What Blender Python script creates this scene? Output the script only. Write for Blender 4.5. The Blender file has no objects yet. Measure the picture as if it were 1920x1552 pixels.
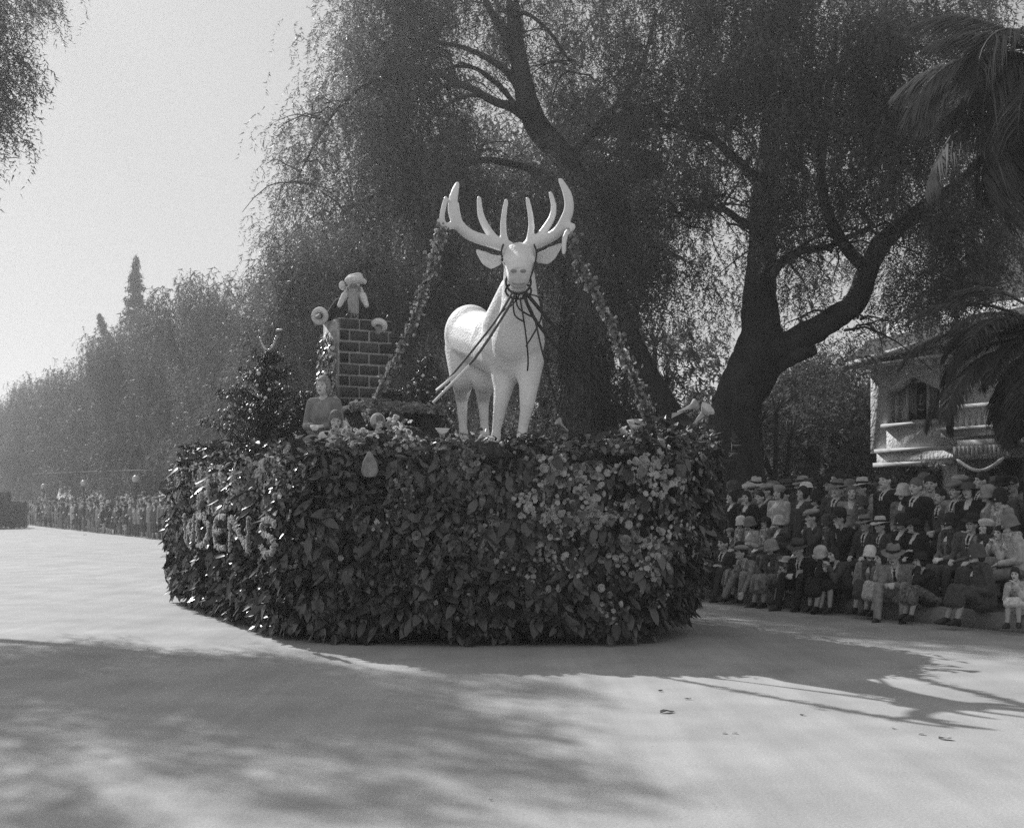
import bpy, math, random
import numpy as np
from mathutils import Vector, Matrix, Euler
random.seed(7); np.random.seed(7)
R = np.random.default_rng(11)
rad = math.radians
sc = bpy.context.scene
COL = sc.collection
# ------------------------------------------------------------------ camera, sky, sun, exposure
EYE, F = 1.6, 2400.0                      # eye height; focal length in pixels of a 1920 wide plate
cam_d = bpy.data.cameras.new('camera'); cam = bpy.data.objects.new('camera', cam_d); COL.objects.link(cam)
cam.location = (0, 0, EYE); cam.rotation_euler = (rad(90), 0, 0)
cam_d.sensor_width = 36; cam_d.lens = F / 1920 * 36; cam_d.shift_y = 167 / 1920
cam_d.clip_start = .1; cam_d.clip_end = 3000
sc.camera = cam
SUN_EL, SUN_AZ = 36.5, 34.0               # elevation; degrees left of the view axis, behind the float
w = bpy.data.worlds.new('World'); sc.world = w; w.use_nodes = True
wn = w.node_tree; wn.nodes.clear()
sky = wn.nodes.new('ShaderNodeTexSky'); sky.sky_type = 'NISHITA'; sky.sun_disc = False
sky.sun_elevation = rad(SUN_EL); sky.sun_rotation = rad(-SUN_AZ); sky.dust_density = 0.5; sky.air_density = 1.0; sky.ozone_density = 1.0
bw = wn.nodes.new('ShaderNodeRGBToBW'); bg = wn.nodes.new('ShaderNodeBackground'); wo = wn.nodes.new('ShaderNodeOutputWorld')
# a bright thin overcast evens the clear-sky gradient out all round: v = 8 * (v / 8) ** .3
dv = wn.nodes.new('ShaderNodeMath'); dv.operation = 'DIVIDE'; dv.inputs[1].default_value = 8
pw = wn.nodes.new('ShaderNodeMath'); pw.operation = 'POWER'; pw.inputs[1].default_value = .3
ml = wn.nodes.new('ShaderNodeMath'); ml.operation = 'MULTIPLY'; ml.inputs[1].default_value = 8
wn.links.new(sky.outputs[0], bw.inputs[0]); wn.links.new(bw.outputs[0], dv.inputs[0]); wn.links.new(dv.outputs[0], pw.inputs[0]); wn.links.new(pw.outputs[0], ml.inputs[0]); wn.links.new(ml.outputs[0], bg.inputs[0]); wn.links.new(bg.outputs[0], wo.inputs[0])
bg.inputs[1].default_value = 0.05
sd = bpy.data.lights.new('sun', 'SUN'); so = bpy.data.objects.new('sun', sd); COL.objects.link(so)
sd.energy = 3.1; sd.angle = rad(.5); sd.color = (1, 1, 1)
to_sun = Vector((-math.sin(rad(SUN_AZ)) * math.cos(rad(SUN_EL)), math.cos(rad(SUN_AZ)) * math.cos(rad(SUN_EL)), math.sin(rad(SUN_EL))))
so.rotation_euler = to_sun.to_track_quat('Z', 'Y').to_euler(); so.location = (-20, 30, 40)
sc.view_settings.view_transform = 'Standard'; sc.view_settings.look = 'None'; sc.view_settings.gamma = 1
sc.view_settings.use_curve_mapping = False; sc.view_settings.exposure = 0.68
sc.render.engine = 'CYCLES'
sc.cycles.use_denoising = False
sc.cycles.max_bounces = 6; sc.cycles.diffuse_bounces = 3; sc.cycles.glossy_bounces = 2; sc.cycles.transmission_bounces = 4
sc.cycles.volume_bounces = 0; sc.cycles.caustics_reflective = False; sc.cycles.caustics_refractive = False
sc.cycles.sample_clamp_indirect = 4

# ------------------------------------------------------------------ frames of reference
DR = np.array([-.468, .884]); RR = np.array([.884, .468])      # along the road (away), across it (to the crowd)
def P(px, py, Z): return np.array([(px - 960) * Z / F, Z, EYE + (943 - py) * Z / F])
def UV(u, v, z=0.0):
    q = DR * u + RR * v
    return np.array([q[0], q[1], z])
def on_v(px, v):                                                # where the sight line of a column meets a line parallel to the road
    k = (px - 960) / F; Z = v / (RR[0] * k + RR[1])
    return np.array([k * Z, Z, 0.0])

# ------------------------------------------------------------------ materials (a black-and-white world)
_mats = {}
def mat(name, g, rough=.8, n_scale=0, n_amt=0, bump=0, b_scale=40, spec=.3, trans=0.0, stretch=None, metal=0, island=0, bdist=.02):
    if name in _mats: return _mats[name]
    m = bpy.data.materials.new(name); m.use_nodes = True; nt = m.node_tree
    b = nt.nodes['Principled BSDF']; b.inputs['Base Color'].default_value = (g, g, g, 1)
    b.inputs['Roughness'].default_value = rough; b.inputs['Specular IOR Level'].default_value = spec; b.inputs['Metallic'].default_value = metal
    tc = nt.nodes.new('ShaderNodeTexCoord'); src = tc.outputs['Object']
    if stretch:
        mp = nt.nodes.new('ShaderNodeMapping'); mp.inputs['Scale'].default_value = stretch; nt.links.new(src, mp.inputs[0]); src = mp.outputs[0]
    if n_scale:
        n = nt.nodes.new('ShaderNodeTexNoise'); n.inputs['Scale'].default_value = n_scale; n.inputs['Detail'].default_value = 4
        nt.links.new(src, n.inputs['Vector'])
        r = nt.nodes.new('ShaderNodeMapRange'); r.inputs[1].default_value = .3; r.inputs[2].default_value = .7
        r.inputs[3].default_value = g * (1 - n_amt); r.inputs[4].default_value = g * (1 + n_amt)
        nt.links.new(n.outputs[0], r.inputs[0]); nt.links.new(r.outputs[0], b.inputs['Base Color'])
    if island:                                # every leaf a little different
        gi = nt.nodes.new('ShaderNodeNewGeometry'); ri = nt.nodes.new('ShaderNodeMapRange'); ri.inputs[3].default_value = 1 - island; ri.inputs[4].default_value = 1 + island
        nt.links.new(gi.outputs['Random Per Island'], ri.inputs[0]); mi = nt.nodes.new('ShaderNodeMath'); mi.operation = 'MULTIPLY'; mi.inputs[1].default_value = g
        nt.links.new(ri.outputs[0], mi.inputs[0])
        if n_scale: nt.links.new(r.outputs[0], mi.inputs[1])
        nt.links.new(mi.outputs[0], b.inputs['Base Color'])
    if bump:
        n2 = nt.nodes.new('ShaderNodeTexNoise'); n2.inputs['Scale'].default_value = b_scale; n2.inputs['Detail'].default_value = 5
        nt.links.new(src, n2.inputs['Vector'])
        bp = nt.nodes.new('ShaderNodeBump'); bp.inputs['Strength'].default_value = bump; bp.inputs['Distance'].default_value = bdist
        nt.links.new(n2.outputs[0], bp.inputs['Height']); nt.links.new(bp.outputs[0], b.inputs['Normal'])
    if trans:
        t = nt.nodes.new('ShaderNodeBsdfTranslucent'); t.inputs[0].default_value = (g * 1.6, g * 1.6, g * 1.6, 1)
        mx = nt.nodes.new('ShaderNodeMixShader'); mx.inputs[0].default_value = trans
        nt.links.new(b.outputs[0], mx.inputs[1]); nt.links.new(t.outputs[0], mx.inputs[2])
        nt.links.new(mx.outputs[0], nt.nodes['Material Output'].inputs[0])
    _mats[name] = m
    return m
M_BARK = mat('bark', .045, .9, 3, .5, 1.0, 7, stretch=(1, 1, .3), bdist=.08)
M_LEAF = mat('pepper_leaf', .115, .5, 1.2, .5, trans=.42, spec=.4, island=.5)
M_LEAF_FAR = mat('distant_leaf', .075, .6, .6, .5, trans=.35, island=.4)
M_BUSH = mat('shrub_leaf', .12, .6, 2, .5, trans=.4, island=.6)
M_PALM = mat('palm_frond', .085, .6, 3, .4, trans=.15, spec=.5)
M_DEAD = mat('dead_frond', .10, .9, 5, .5)
M_FLEAF = mat('glossy_leaf', .06, .26, 4, .5, spec=.65, island=.6)
M_FLEAF2 = mat('matt_leaf', .07, .5, 5, .5, island=.6)
M_PETAL = mat('pale_petal', .55, .7, 8, .2, trans=.3)
M_PETAL2 = mat('grey_petal', .32, .7, 8, .4, trans=.2, island=.4)
M_WHITE = mat('white_plaster', .80, .55, 5, .12, .5, 60)
M_CLOTHW = mat('white_cloth', .72, .8, 9, .12, .3, 50)
M_BLACK = mat('black_cloth', .018, .7, 12, .4, .3, 60)
M_HOUSE = mat('stucco', .68, .9, 2.5, .15, 1.0, 11, bdist=.09)
M_TRIM = mat('cream_trim', .55, .6, 3, .12)
M_ROOF = mat('dark_shingle', .05, .9, 4, .4, .8, 14)
M_SKIN = mat('skin', .60, .5, 14, .12, .1, 60)
M_STOCK = mat('stocking', .42, .55, 20, .1)
M_DARK = mat('dark_feature', .03, .5)
M_LIP = mat('lip', .16, .5)
TONES = {'black': .028, 'dark': .085, 'mid': .2, 'grey': .32, 'light': .52, 'pale': .72}
def wool(t): return mat('wool_' + t, TONES[t], .85, 18, .3, .5, 70)
def felt(t): return mat('felt_' + t, TONES[t] * 1.15, .8, 10, .2, .3, 50)

# ------------------------------------------------------------------ mesh helpers
def link(o, parent=None):
    COL.objects.link(o)
    if parent is not None: o.parent = parent
    return o
def tag(o, label=None, cat=None, group=None, kind=None):
    for k, v in (('label', label), ('category', cat), ('group', group), ('kind', kind)):
        if v: o[k] = v
    return o
def empty(name, loc=(0, 0, 0), rz=0, label=None, cat=None, group=None):
    o = bpy.data.objects.new(name, None); o.location = loc; o.rotation_euler = (0, 0, rz); o.empty_display_size = .1
    COL.objects.link(o); return tag(o, label, cat, group)
def mesh_np(name, V, Fc, mats, midx=None, smooth=False):
    """V n x 3; Fc m x k array (k = 3 or 4) or a list of such arrays"""
    V = np.asarray(V, dtype=np.float32)
    Fs = Fc if isinstance(Fc, list) else [Fc]
    Fs = [np.asarray(f, dtype=np.int32) for f in Fs if len(f)]
    me = bpy.data.meshes.new(name)
    me.vertices.add(len(V)); me.vertices.foreach_set('co', V.ravel())
    nl = sum(f.size for f in Fs); npoly = sum(len(f) for f in Fs)
    me.loops.add(nl); me.loops.foreach_set('vertex_index', np.concatenate([f.ravel() for f in Fs]))
    me.polygons.add(npoly)
    tot = np.concatenate([np.full(len(f), f.shape[1], dtype=np.int32) for f in Fs])
    st = np.concatenate([[0], np.cumsum(tot)[:-1]]).astype(np.int32)
    me.polygons.foreach_set('loop_start', st)
    try: me.polygons.foreach_set('loop_total', tot)
    except Exception: pass
    for m in (mats if isinstance(mats, (list, tuple)) else [mats]): me.materials.append(m)
    if midx is not None: me.polygons.foreach_set('material_index', np.asarray(midx, dtype=np.int32))
    if smooth: me.polygons.foreach_set('use_smooth', np.ones(npoly, dtype=bool))
    me.update(calc_edges=True)
    return me
def add(name, me, parent=None, loc=None):
    o = bpy.data.objects.new(name, me); link(o, parent)
    if loc is not None: o.location = loc
    return o
class MB:
    """collects simple solids into one mesh"""
    def __init__(s): s.v = []; s.q = []; s.t = []; s.n = 0
    def raw(s, V, q=None, t=None):
        V = np.asarray(V, float).reshape(-1, 3)
        if q is not None and len(q): s.q.append(np.asarray(q) + s.n)
        if t is not None and len(t): s.t.append(np.asarray(t) + s.n)
        s.v.append(V); s.n += len(V); return s
    def box(s, a, b, T=None):
        a = np.minimum(a, b) * 1.0 if False else np.array(a, float); b = np.array(b, float)
        V = np.array([[x, y, z] for z in (a[2], b[2]) for y in (a[1], b[1]) for x in (a[0], b[0])])
        if T is not None: V = T(V)
        return s.raw(V, q=[[0, 2, 3, 1], [4, 5, 7, 6], [0, 1, 5, 4], [2, 6, 7, 3], [0, 4, 6, 2], [1, 3, 7, 5]])
    def tube(s, pts, rs, n=10, jitter=0, close=True, smooth_n=0):
        pts = np.asarray(pts, float); rs = np.broadcast_to(np.asarray(rs, float), (len(pts),)).copy()
        if smooth_n: pts, rs = catmull(pts, rs, smooth_n)
        d = np.gradient(pts, axis=0); d /= np.linalg.norm(d, axis=1)[:, None] + 1e-9
        up = np.array([0, 0, 1.]) if abs(d[0][2]) < .9 else np.array([1., 0, 0])
        a = np.cross(d[0], up); a /= np.linalg.norm(a); rings = []
        th = np.linspace(0, 2 * math.pi, n, endpoint=False)
        for i in range(len(pts)):
            a = a - d[i] * a.dot(d[i]); a /= np.linalg.norm(a) + 1e-9; b = np.cross(d[i], a)
            rr = rs[i] * (1 + (R.normal(0, jitter, n) if jitter else 0))
            rings.append(pts[i] + (np.cos(th) * rr)[:, None] * a + (np.sin(th) * rr)[:, None] * b)
        V = np.concatenate(rings); m = len(pts)
        i = np.arange(m - 1)[:, None] * n; j = np.arange(n)[None, :]; k = (j + 1) % n
        q = np.stack([i + j, i + k, i + n + k, i + n + j], -1).reshape(-1, 4)
        t = []
        if close:
            V = np.concatenate([V, pts[:1], pts[-1:]]); c0, c1 = m * n, m * n + 1
            t = [[c0, (x + 1) % n, x] for x in range(n)] + [[c1, (m - 1) * n + x, (m - 1) * n + (x + 1) % n] for x in range(n)]
        return s.raw(V, q, t)
    def ball(s, c, r, n=10, m=6, rot=None):
        r = np.broadcast_to(np.asarray(r, float), (3,)); V = [[0, 0, -1]]
        for i in range(1, m):
            ph = -math.pi / 2 + math.pi * i / m
            for j in range(n):
                t = 2 * math.pi * j / n; V.append([math.cos(ph) * math.cos(t), math.cos(ph) * math.sin(t), math.sin(ph)])
        V.append([0, 0, 1]); V = np.array(V) * r
        if rot is not None: V = V @ np.asarray(rot).T
        q = [[1 + i * n + j, 1 + i * n + (j + 1) % n, 1 + (i + 1) * n + (j + 1) % n, 1 + (i + 1) * n + j] for i in range(m - 2) for j in range(n)]
        L = 1 + (m - 1) * n
        t = [[0, 1 + (j + 1) % n, 1 + j] for j in range(n)] + [[L, 1 + (m - 2) * n + j, 1 + (m - 2) * n + (j + 1) % n] for j in range(n)]
        return s.raw(V + np.asarray(c, float), q, t)
    def prism(s, poly, z0, z1, T=None):
        poly = np.asarray(poly, float); n = len(poly)
        V = np.concatenate([np.c_[poly, np.full(n, z0)], np.c_[poly, np.full(n, z1)], [[*poly.mean(0), z0]], [[*poly.mean(0), z1]]])
        if T is not None: V = T(V)
        q = [[i, (i + 1) % n, n + (i + 1) % n, n + i] for i in range(n)]
        t = [[2 * n, (i + 1) % n, i] for i in range(n)] + [[2 * n + 1, n + i, n + (i + 1) % n] for i in range(n)]
        return s.raw(V, q, t)
    def lathe(s, prof, n=18, T=None):
        th = np.linspace(0, 2 * math.pi, n, endpoint=False); prof = np.asarray(prof, float)
        V = np.concatenate([np.c_[np.cos(th) * r, np.sin(th) * r, np.full(n, z)] for r, z in prof]); m = len(prof)
        if T is not None: V = T(V)
        i = np.arange(m - 1)[:, None] * n; j = np.arange(n)[None, :]; k = (j + 1) % n
        return s.raw(V, np.stack([i + j, i + k, i + n + k, i + n + j], -1).reshape(-1, 4))
    def mesh(s, name, m, smooth=False):
        Fs = []
        if s.q: Fs.append(np.concatenate(s.q))
        if s.t: Fs.append(np.concatenate(s.t))
        return mesh_np(name, np.concatenate(s.v), Fs, m, smooth=smooth)
    def build(s, name, m, parent=None, smooth=False):
        return add(name, s.mesh(name, m, smooth), parent)
def catmull(p, r, k):
    out, ro = [], []
    n = len(p)
    for i in range(n - 1):
        p0, p1, p2, p3 = p[max(i - 1, 0)], p[i], p[i + 1], p[min(i + 2, n - 1)]
        for s in np.linspace(0, 1, k, endpoint=False):
            out.append(.5 * (2 * p1 + (p2 - p0) * s + (2 * p0 - 5 * p1 + 4 * p2 - p3) * s * s + (3 * p1 - p0 - 3 * p2 + p3) * s ** 3))
            ro.append(r[i] * (1 - s) + r[i + 1] * s)
    out.append(p[-1]); ro.append(r[-1])
    return np.array(out), np.array(ro)
def rots(yaw, pitch, roll=None):
    """N rotation matrices Rz(yaw) @ Rx(pitch) @ Ry(roll)"""
    n = len(yaw); roll = np.zeros(n) if roll is None else roll
    cz, sz, cx, sx, cy, sy = np.cos(yaw), np.sin(yaw), np.cos(pitch), np.sin(pitch), np.cos(roll), np.sin(roll)
    Z = np.zeros((n, 3, 3)); Z[:, 0, 0] = cz; Z[:, 0, 1] = -sz; Z[:, 1, 0] = sz; Z[:, 1, 1] = cz; Z[:, 2, 2] = 1
    X = np.zeros((n, 3, 3)); X[:, 0, 0] = 1; X[:, 1, 1] = cx; X[:, 1, 2] = -sx; X[:, 2, 1] = sx; X[:, 2, 2] = cx
    Y = np.zeros((n, 3, 3)); Y[:, 1, 1] = 1; Y[:, 0, 0] = cy; Y[:, 0, 2] = sy; Y[:, 2, 0] = -sy; Y[:, 2, 2] = cy
    return Z @ X @ Y
def scatter(tv, tf, pos, rot, scale):
    """many copies of a small template as plain vertex and face arrays"""
    tv = np.asarray(tv, float); tf = np.asarray(tf); n = len(pos)
    scale = np.asarray(scale, float); scale = scale[:, None] if scale.ndim == 1 else scale
    V = np.einsum('nij,nkj->nki', rot, tv[None] * scale[:, None, :]) + pos[:, None, :]
    Fc = tf[None] + (np.arange(n) * len(tv))[:, None, None]
    return V.reshape(-1, 3), Fc.reshape(-1, tf.shape[1])
def join_arrays(parts):
    V, Fc, n = [], [], 0
    for v, f in parts: V.append(v); Fc.append(f + n); n += len(v)
    return np.concatenate(V), np.concatenate(Fc)
# ------------------------------------------------------------------ ground, road, kerb
def soft_mat(name, g, lo, hi, scale, streak=None, fine=0.12, rough=.9, bump=.25):
    m = bpy.data.materials.new(name); m.use_nodes = True; nt = m.node_tree; b = nt.nodes['Principled BSDF']
    tc = nt.nodes.new('ShaderNodeTexCoord'); L = nt.links
    def noise(sc_, det=4, mapping=None, rot=0):
        n = nt.nodes.new('ShaderNodeTexNoise'); n.inputs['Scale'].default_value = sc_; n.inputs['Detail'].default_value = det
        mp = nt.nodes.new('ShaderNodeMapping'); mp.inputs['Rotation'].default_value = (0, 0, rot)
        if mapping: mp.inputs['Scale'].default_value = mapping
        L.new(tc.outputs['Object'], mp.inputs[0]); L.new(mp.outputs[0], n.inputs['Vector']); return n.outputs[0]
    def rng(s, a, c, lo_=.3, hi_=.7):
        r = nt.nodes.new('ShaderNodeMapRange'); r.inputs[1].default_value = lo_; r.inputs[2].default_value = hi_
        r.inputs[3].default_value = a; r.inputs[4].default_value = c; L.new(s, r.inputs[0]); return r.outputs[0]
    def mul(a, c):
        n = nt.nodes.new('ShaderNodeMath'); n.operation = 'MULTIPLY'; L.new(a, n.inputs[0])
        if isinstance(c, float): n.inputs[1].default_value = c
        else: L.new(c, n.inputs[1])
        return n.outputs[0]
    v = rng(noise(scale), g * lo, g * hi)
    v = mul(v, rng(noise(scale * 9), 1 - fine, 1 + fine))
    v = mul(v, rng(noise(60, 3), 1 - fine, 1 + fine * .8)); v = mul(v, rng(noise(240, 2), 1 - fine * 1.4, 1 + fine)); v = mul(v, rng(noise(34, 2), .62, 1.0, .22, .33)); v = mul(v, rng(noise(4.5, 3, (1, .5, 1), streak or 0), .97, 1.02)); v = mul(v, rng(noise(.9, 6, (1, .35, 1), streak or 0), .97, 1.02))
    v = mul(v, rng(noise(7, 2), .95, 1.0, .22, .34))
    if streak:
        v = mul(v, rng(noise(1, 5, (2.6, .06, 1), streak), .94, 1.04))
        v = mul(v, rng(noise(1, 3, (9, .12, 1), streak), .95, 1.04))
    L.new(v, b.inputs['Base Color']); b.inputs['Roughness'].default_value = rough; b.inputs['Specular IOR Level'].default_value = .25
    bp = nt.nodes.new('ShaderNodeBump'); bp.inputs['Strength'].default_value = bump; bp.inputs['Distance'].default_value = .01
    L.new(noise(45, 6), bp.inputs['Height']); L.new(bp.outputs[0], b.inputs['Normal'])
    return m
RA = math.atan2(DR[0], DR[1])            # the road runs along this bearing
M_ROAD = soft_mat('road_surface', .43, .92, 1.05, .12, streak=RA, fine=.15, bump=.2)
M_GROUND = soft_mat('parkway_earth', .09, .7, 1.3, .5)
M_KERB = mat('kerb_concrete', .30, .85, 22, .12, .3, 60)
M_WALK = soft_mat('pale_concrete', .26, .85, 1.1, .4)
KV = 12.92
g = MB(); g.raw([[-900, -200, -.02], [900, -200, -.02], [900, 1500, -.02], [-900, 1500, -.02]], q=[[0, 1, 2, 3]]); tag(g.build('ground', M_GROUND), kind='structure')
def strip(u0, u1, v0, v1, z, z2=None):
    c = [UV(u0, v0, z), UV(u0, v1, z), UV(u1, v1, z), UV(u1, v0, z)]
    return MB().raw(c, q=[[0, 1, 2, 3]])
rd = strip(-60, 900, -30, KV, 0); tag(rd.build('road', M_ROAD), kind='structure')
pk = MB(); c = [UV(-60, KV + .18, .2), UV(-60, 60, .2), UV(900, 60, .2), UV(900, KV + .18, .2)]
pk.raw(c + [p - [0, 0, .3] for p in c], q=[[0, 1, 2, 3], [4, 5, 1, 0], [3, 2, 6, 7], [0, 3, 7, 4]]); tag(pk.build('parkway', M_GROUND), kind='structure')
tag(strip(-60, 400, 17.2, 18.8, .208).build('sidewalk', M_WALK), kind='structure')
kerb = empty('kerb'); kerb['kind'] = 'structure'
ks = MB(); ks.box((-1.19, -.085, -.1), (1.19, .085, .22)); kme = ks.mesh('kerb_stone', M_KERB)
bmv = np.array([v.co[:] for v in kme.vertices])
for i in range(34):
    o = add('kerb_stone', kme, kerb); o.location = UV(6 + i * 2.4, KV + .09, R.normal(0, .004)); o.rotation_euler = (0, R.normal(0, .004), math.pi / 2 + RA * -1 if False else math.atan2(DR[1], DR[0]))
kf = MB(); p0, p1 = UV(86.4, KV, 0), UV(500, KV, 0); a, b_, c_, d_ = UV(86.4, KV, .22), UV(500, KV, .22), UV(500, KV + .18, .22), UV(86.4, KV + .18, .22)
kf.raw([p0, p1, b_, a, d_, c_], q=[[0, 1, 2, 3], [3, 2, 5, 4]]); kf.build('kerb_stone_run', M_KERB, kerb)['kind'] = 'stuff'

# ------------------------------------------------------------------ foliage templates
def strand_template(n=20, L=.95, lw=.085, lt=.018, seed=0):
    """a weeping spray: leaflets along a stem that arches over and hangs; the base is at the origin"""
    r = np.random.default_rng(seed); V = []; Fc = []
    for i in range(n):
        s = (i + .5) / n
        c = np.array([0, .22 * math.sin(min(1, s * 1.6) * math.pi / 2), .06 * math.sin(s * 3) - L * s ** 1.25])
        a = r.uniform(0, 2 * math.pi); dn = r.uniform(.1, 1.3)
        d = np.array([math.cos(a), math.sin(a) + .2, -dn]); d /= np.linalg.norm(d)
        sd = np.cross(d, r.normal(size=3)); sd /= np.linalg.norm(sd); k = r.uniform(.7, 1.25)
        j = len(V); V += [c - sd * lt / 2 * k, c + sd * lt / 2 * k, c + d * lw * k]; Fc.append([j, j + 1, j + 2])
    return np.array(V), np.array(Fc)
STR = [strand_template(18, L_, .095, .023, s) for s, L_ in enumerate((.5, .62, .75, .45, .95))]
STRF = [strand_template(18, 1.2, .26, .06, 10 + s) for s in range(3)]
BUSHT = [strand_template(16, .35, .15, .06, 20 + s) for s in range(3)]
def clump_points(c, r, n, shell=.55, clump=14, cr=.22):
    """points in an ellipsoid, gathered in clumps so that gaps stay open between them"""
    k = max(3, int(n / clump)); d = R.normal(size=(k, 3)); d /= np.linalg.norm(d, axis=1)[:, None]
    q = d * (R.uniform(shell ** 3, 1, k) ** (1 / 3))[:, None] * np.asarray(r) + np.asarray(c)
    idx = R.integers(0, k, n); w_ = R.gamma(1.5, 1, k); idx = R.choice(k, n, p=w_ / w_.sum())
    return q[idx] + R.normal(0, cr, (n, 3)) * [1, 1, 1.3]
def open_gap(W):
    """the crowns stand open towards the low sun over the street: False for points above the gap that lets it through"""
    k = W[:, 2] / to_sun[2]; gx, gy = W[:, 0] - to_sun[0] * k, W[:, 1] - to_sun[1] * k
    v = gx * RR[0] + gy * RR[1]; u = gx * DR[0] + gy * DR[1]
    return ~((v > 9.0) & (v < 11.5) & (u < 17) & (u > 7.5) & (R.uniform(size=len(W)) < .8))
def crown_mesh(name, lobes, m, tmpl=STR, lai=4.0, leaf=.021, clump=14, cr=.22, scale=1.0, pitch=.25, shell=.4, org=None):
    """lobes: (centre, radii, density)"""
    parts = []
    for c, r, dens in lobes:
        area = math.pi * (r[0] + r[1]) / 2 * r[2]; n = max(6, int(lai * dens * area / leaf))
        pts = clump_points(c, r, n, shell, clump, cr)
        pts = pts[pts[:, 2] > .8]
        if org is not None: pts = pts[open_gap(pts + org)]
        idx = R.integers(0, len(tmpl), len(pts))
        out = np.arctan2(pts[:, 1] - c[1], pts[:, 0] - c[0]) - math.pi / 2
        for t in range(len(tmpl)):
            p = pts[idx == t]
            if len(p): parts.append(scatter(tmpl[t][0], tmpl[t][1], p, rots(out[idx == t] + R.normal(0, .9, len(p)), R.normal(0, pitch, len(p)), R.normal(0, pitch, len(p))), R.uniform(.6, 1.25, len(p)) * scale))
    V, Fc = join_arrays(parts)
    return mesh_np(name, V, Fc, m)
def limb(parent, name, pts, r, n=9, jit=.05, k=6):
    mb = MB(); mb.tube(pts, r, n, jit, smooth_n=k); return mb.build(name, M_BARK, parent, smooth=True)
def twigs(parent, ends, k=26, L=1.6, r0=.035):
    """thin side branches that arch away from the limbs, one mesh"""
    mb = MB()
    for e in ends:
        for _ in range(k // len(ends) + 1):
            p = np.asarray(e, float) + R.normal(0, .15, 3); d = R.normal(size=3); d[2] = abs(d[2]) * .5; d /= np.linalg.norm(d)
            q = [p]
            for s in range(5): q.append(q[-1] + d * L / 5 + R.normal(0, .05, 3)); d[2] -= .28
            mb.tube(q, np.linspace(r0, .006, 6), 5)
    return mb.build('twigs', M_BARK, parent)
def pxl(px, py, Z, rx, ry, rz, dens=1.0):
    return (P(px, py, Z), (rx * Z / F, rz, ry * Z / F), dens)
def onground(p, z=.2): return np.array([p[0], p[1], z])

# leaning pepper tree (left of the pair)
tA = empty('pepper_tree', onground(P(1372, 900, 28)), 0, 'tall leaning pepper tree whose bare arching limbs spread above the white deer', 'tree')
def loc(pts, root): return [np.asarray(p) - np.array(root.location) for p in pts]
rA = tA
ptsA = [onground(P(1385, 905, 28)), P(1345, 860, 28), P(1277, 798, 28), P(1226, 717, 28), P(1186, 637, 27.8), P(1160, 575, 27.6), P(1138, 480, 27.4), P(1108, 390, 27.2), P(1060, 300, 27), P(1008, 238, 27), P(985, 175, 27), P(968, 80, 27), P(960, -10, 27), P(950, -110, 27)]
limb(tA, 'trunk', loc(ptsA, rA), [.45, .36, .25, .22, .21, .22, .23, .25, .27, .26, .22, .17, .13, .09], 14, .04)
def limA(L, r): limb(tA, 'limb', loc([P(*p) for p in L], rA), [x * .72 for x in r], 8)
limA([(1010, 245, 27), (975, 205, 26.6), (930, 192, 26.3), (880, 165, 26), (835, 160, 25.8), (790, 190, 25.6)], [.17, .14, .12, .1, .07, .04])
limA([(985, 190, 27), (955, 140, 26.8), (915, 110, 26.6), (870, 90, 26.4), (820, 78, 26.2), (770, 60, 26)], [.13, .11, .09, .07, .05, .03])
limA([(972, 205, 27), (935, 160, 26.9), (890, 128, 26.8), (845, 125, 26.7)], [.09, .08, .06, .04])
limA([(965, 115, 27), (940, 55, 27), (912, 5, 27.2), (890, -60, 27.4)], [.13, .11, .09, .06])
limA([(1000, 235, 27), (960, 205, 27.4), (905, 180, 27.8), (860, 185, 28), (815, 215, 28.2), (790, 250, 28.4)], [.12, .1, .08, .07, .05, .03])
limA([(960, 40, 27), (985, 25, 26.5), (1030, 60, 26), (1065, 110, 25.6)], [.08, .06, .05, .03])
limA([(1100, 380, 27), (1030, 330, 27.5), (900, 300, 28), (760, 340, 28), (640, 400, 28)], [.15, .12, .1, .07, .03])
limA([(880, 165, 26), (790, 130, 26), (700, 150, 26.2), (620, 220, 26.5), (560, 330, 27)], [.1, .08, .06, .045, .02])
limA([(1060, 300, 27), (1130, 230, 27), (1200, 130, 27.2), (1230, 20, 27.4)], [.14, .11, .08, .05])
twigs(tA, loc([P(790, 190, 25.6), P(835, 160, 25.8), P(845, 125, 26.7), P(890, 0, 27.2), P(1065, 110, 25.6), P(900, 300, 28), P(700, 150, 26.2), P(620, 220, 26.5), P(560, 330, 27), P(640, 400, 28), P(960, 60, 27), P(1200, 130, 27)], rA), 60, 1.2, .022)
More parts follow.
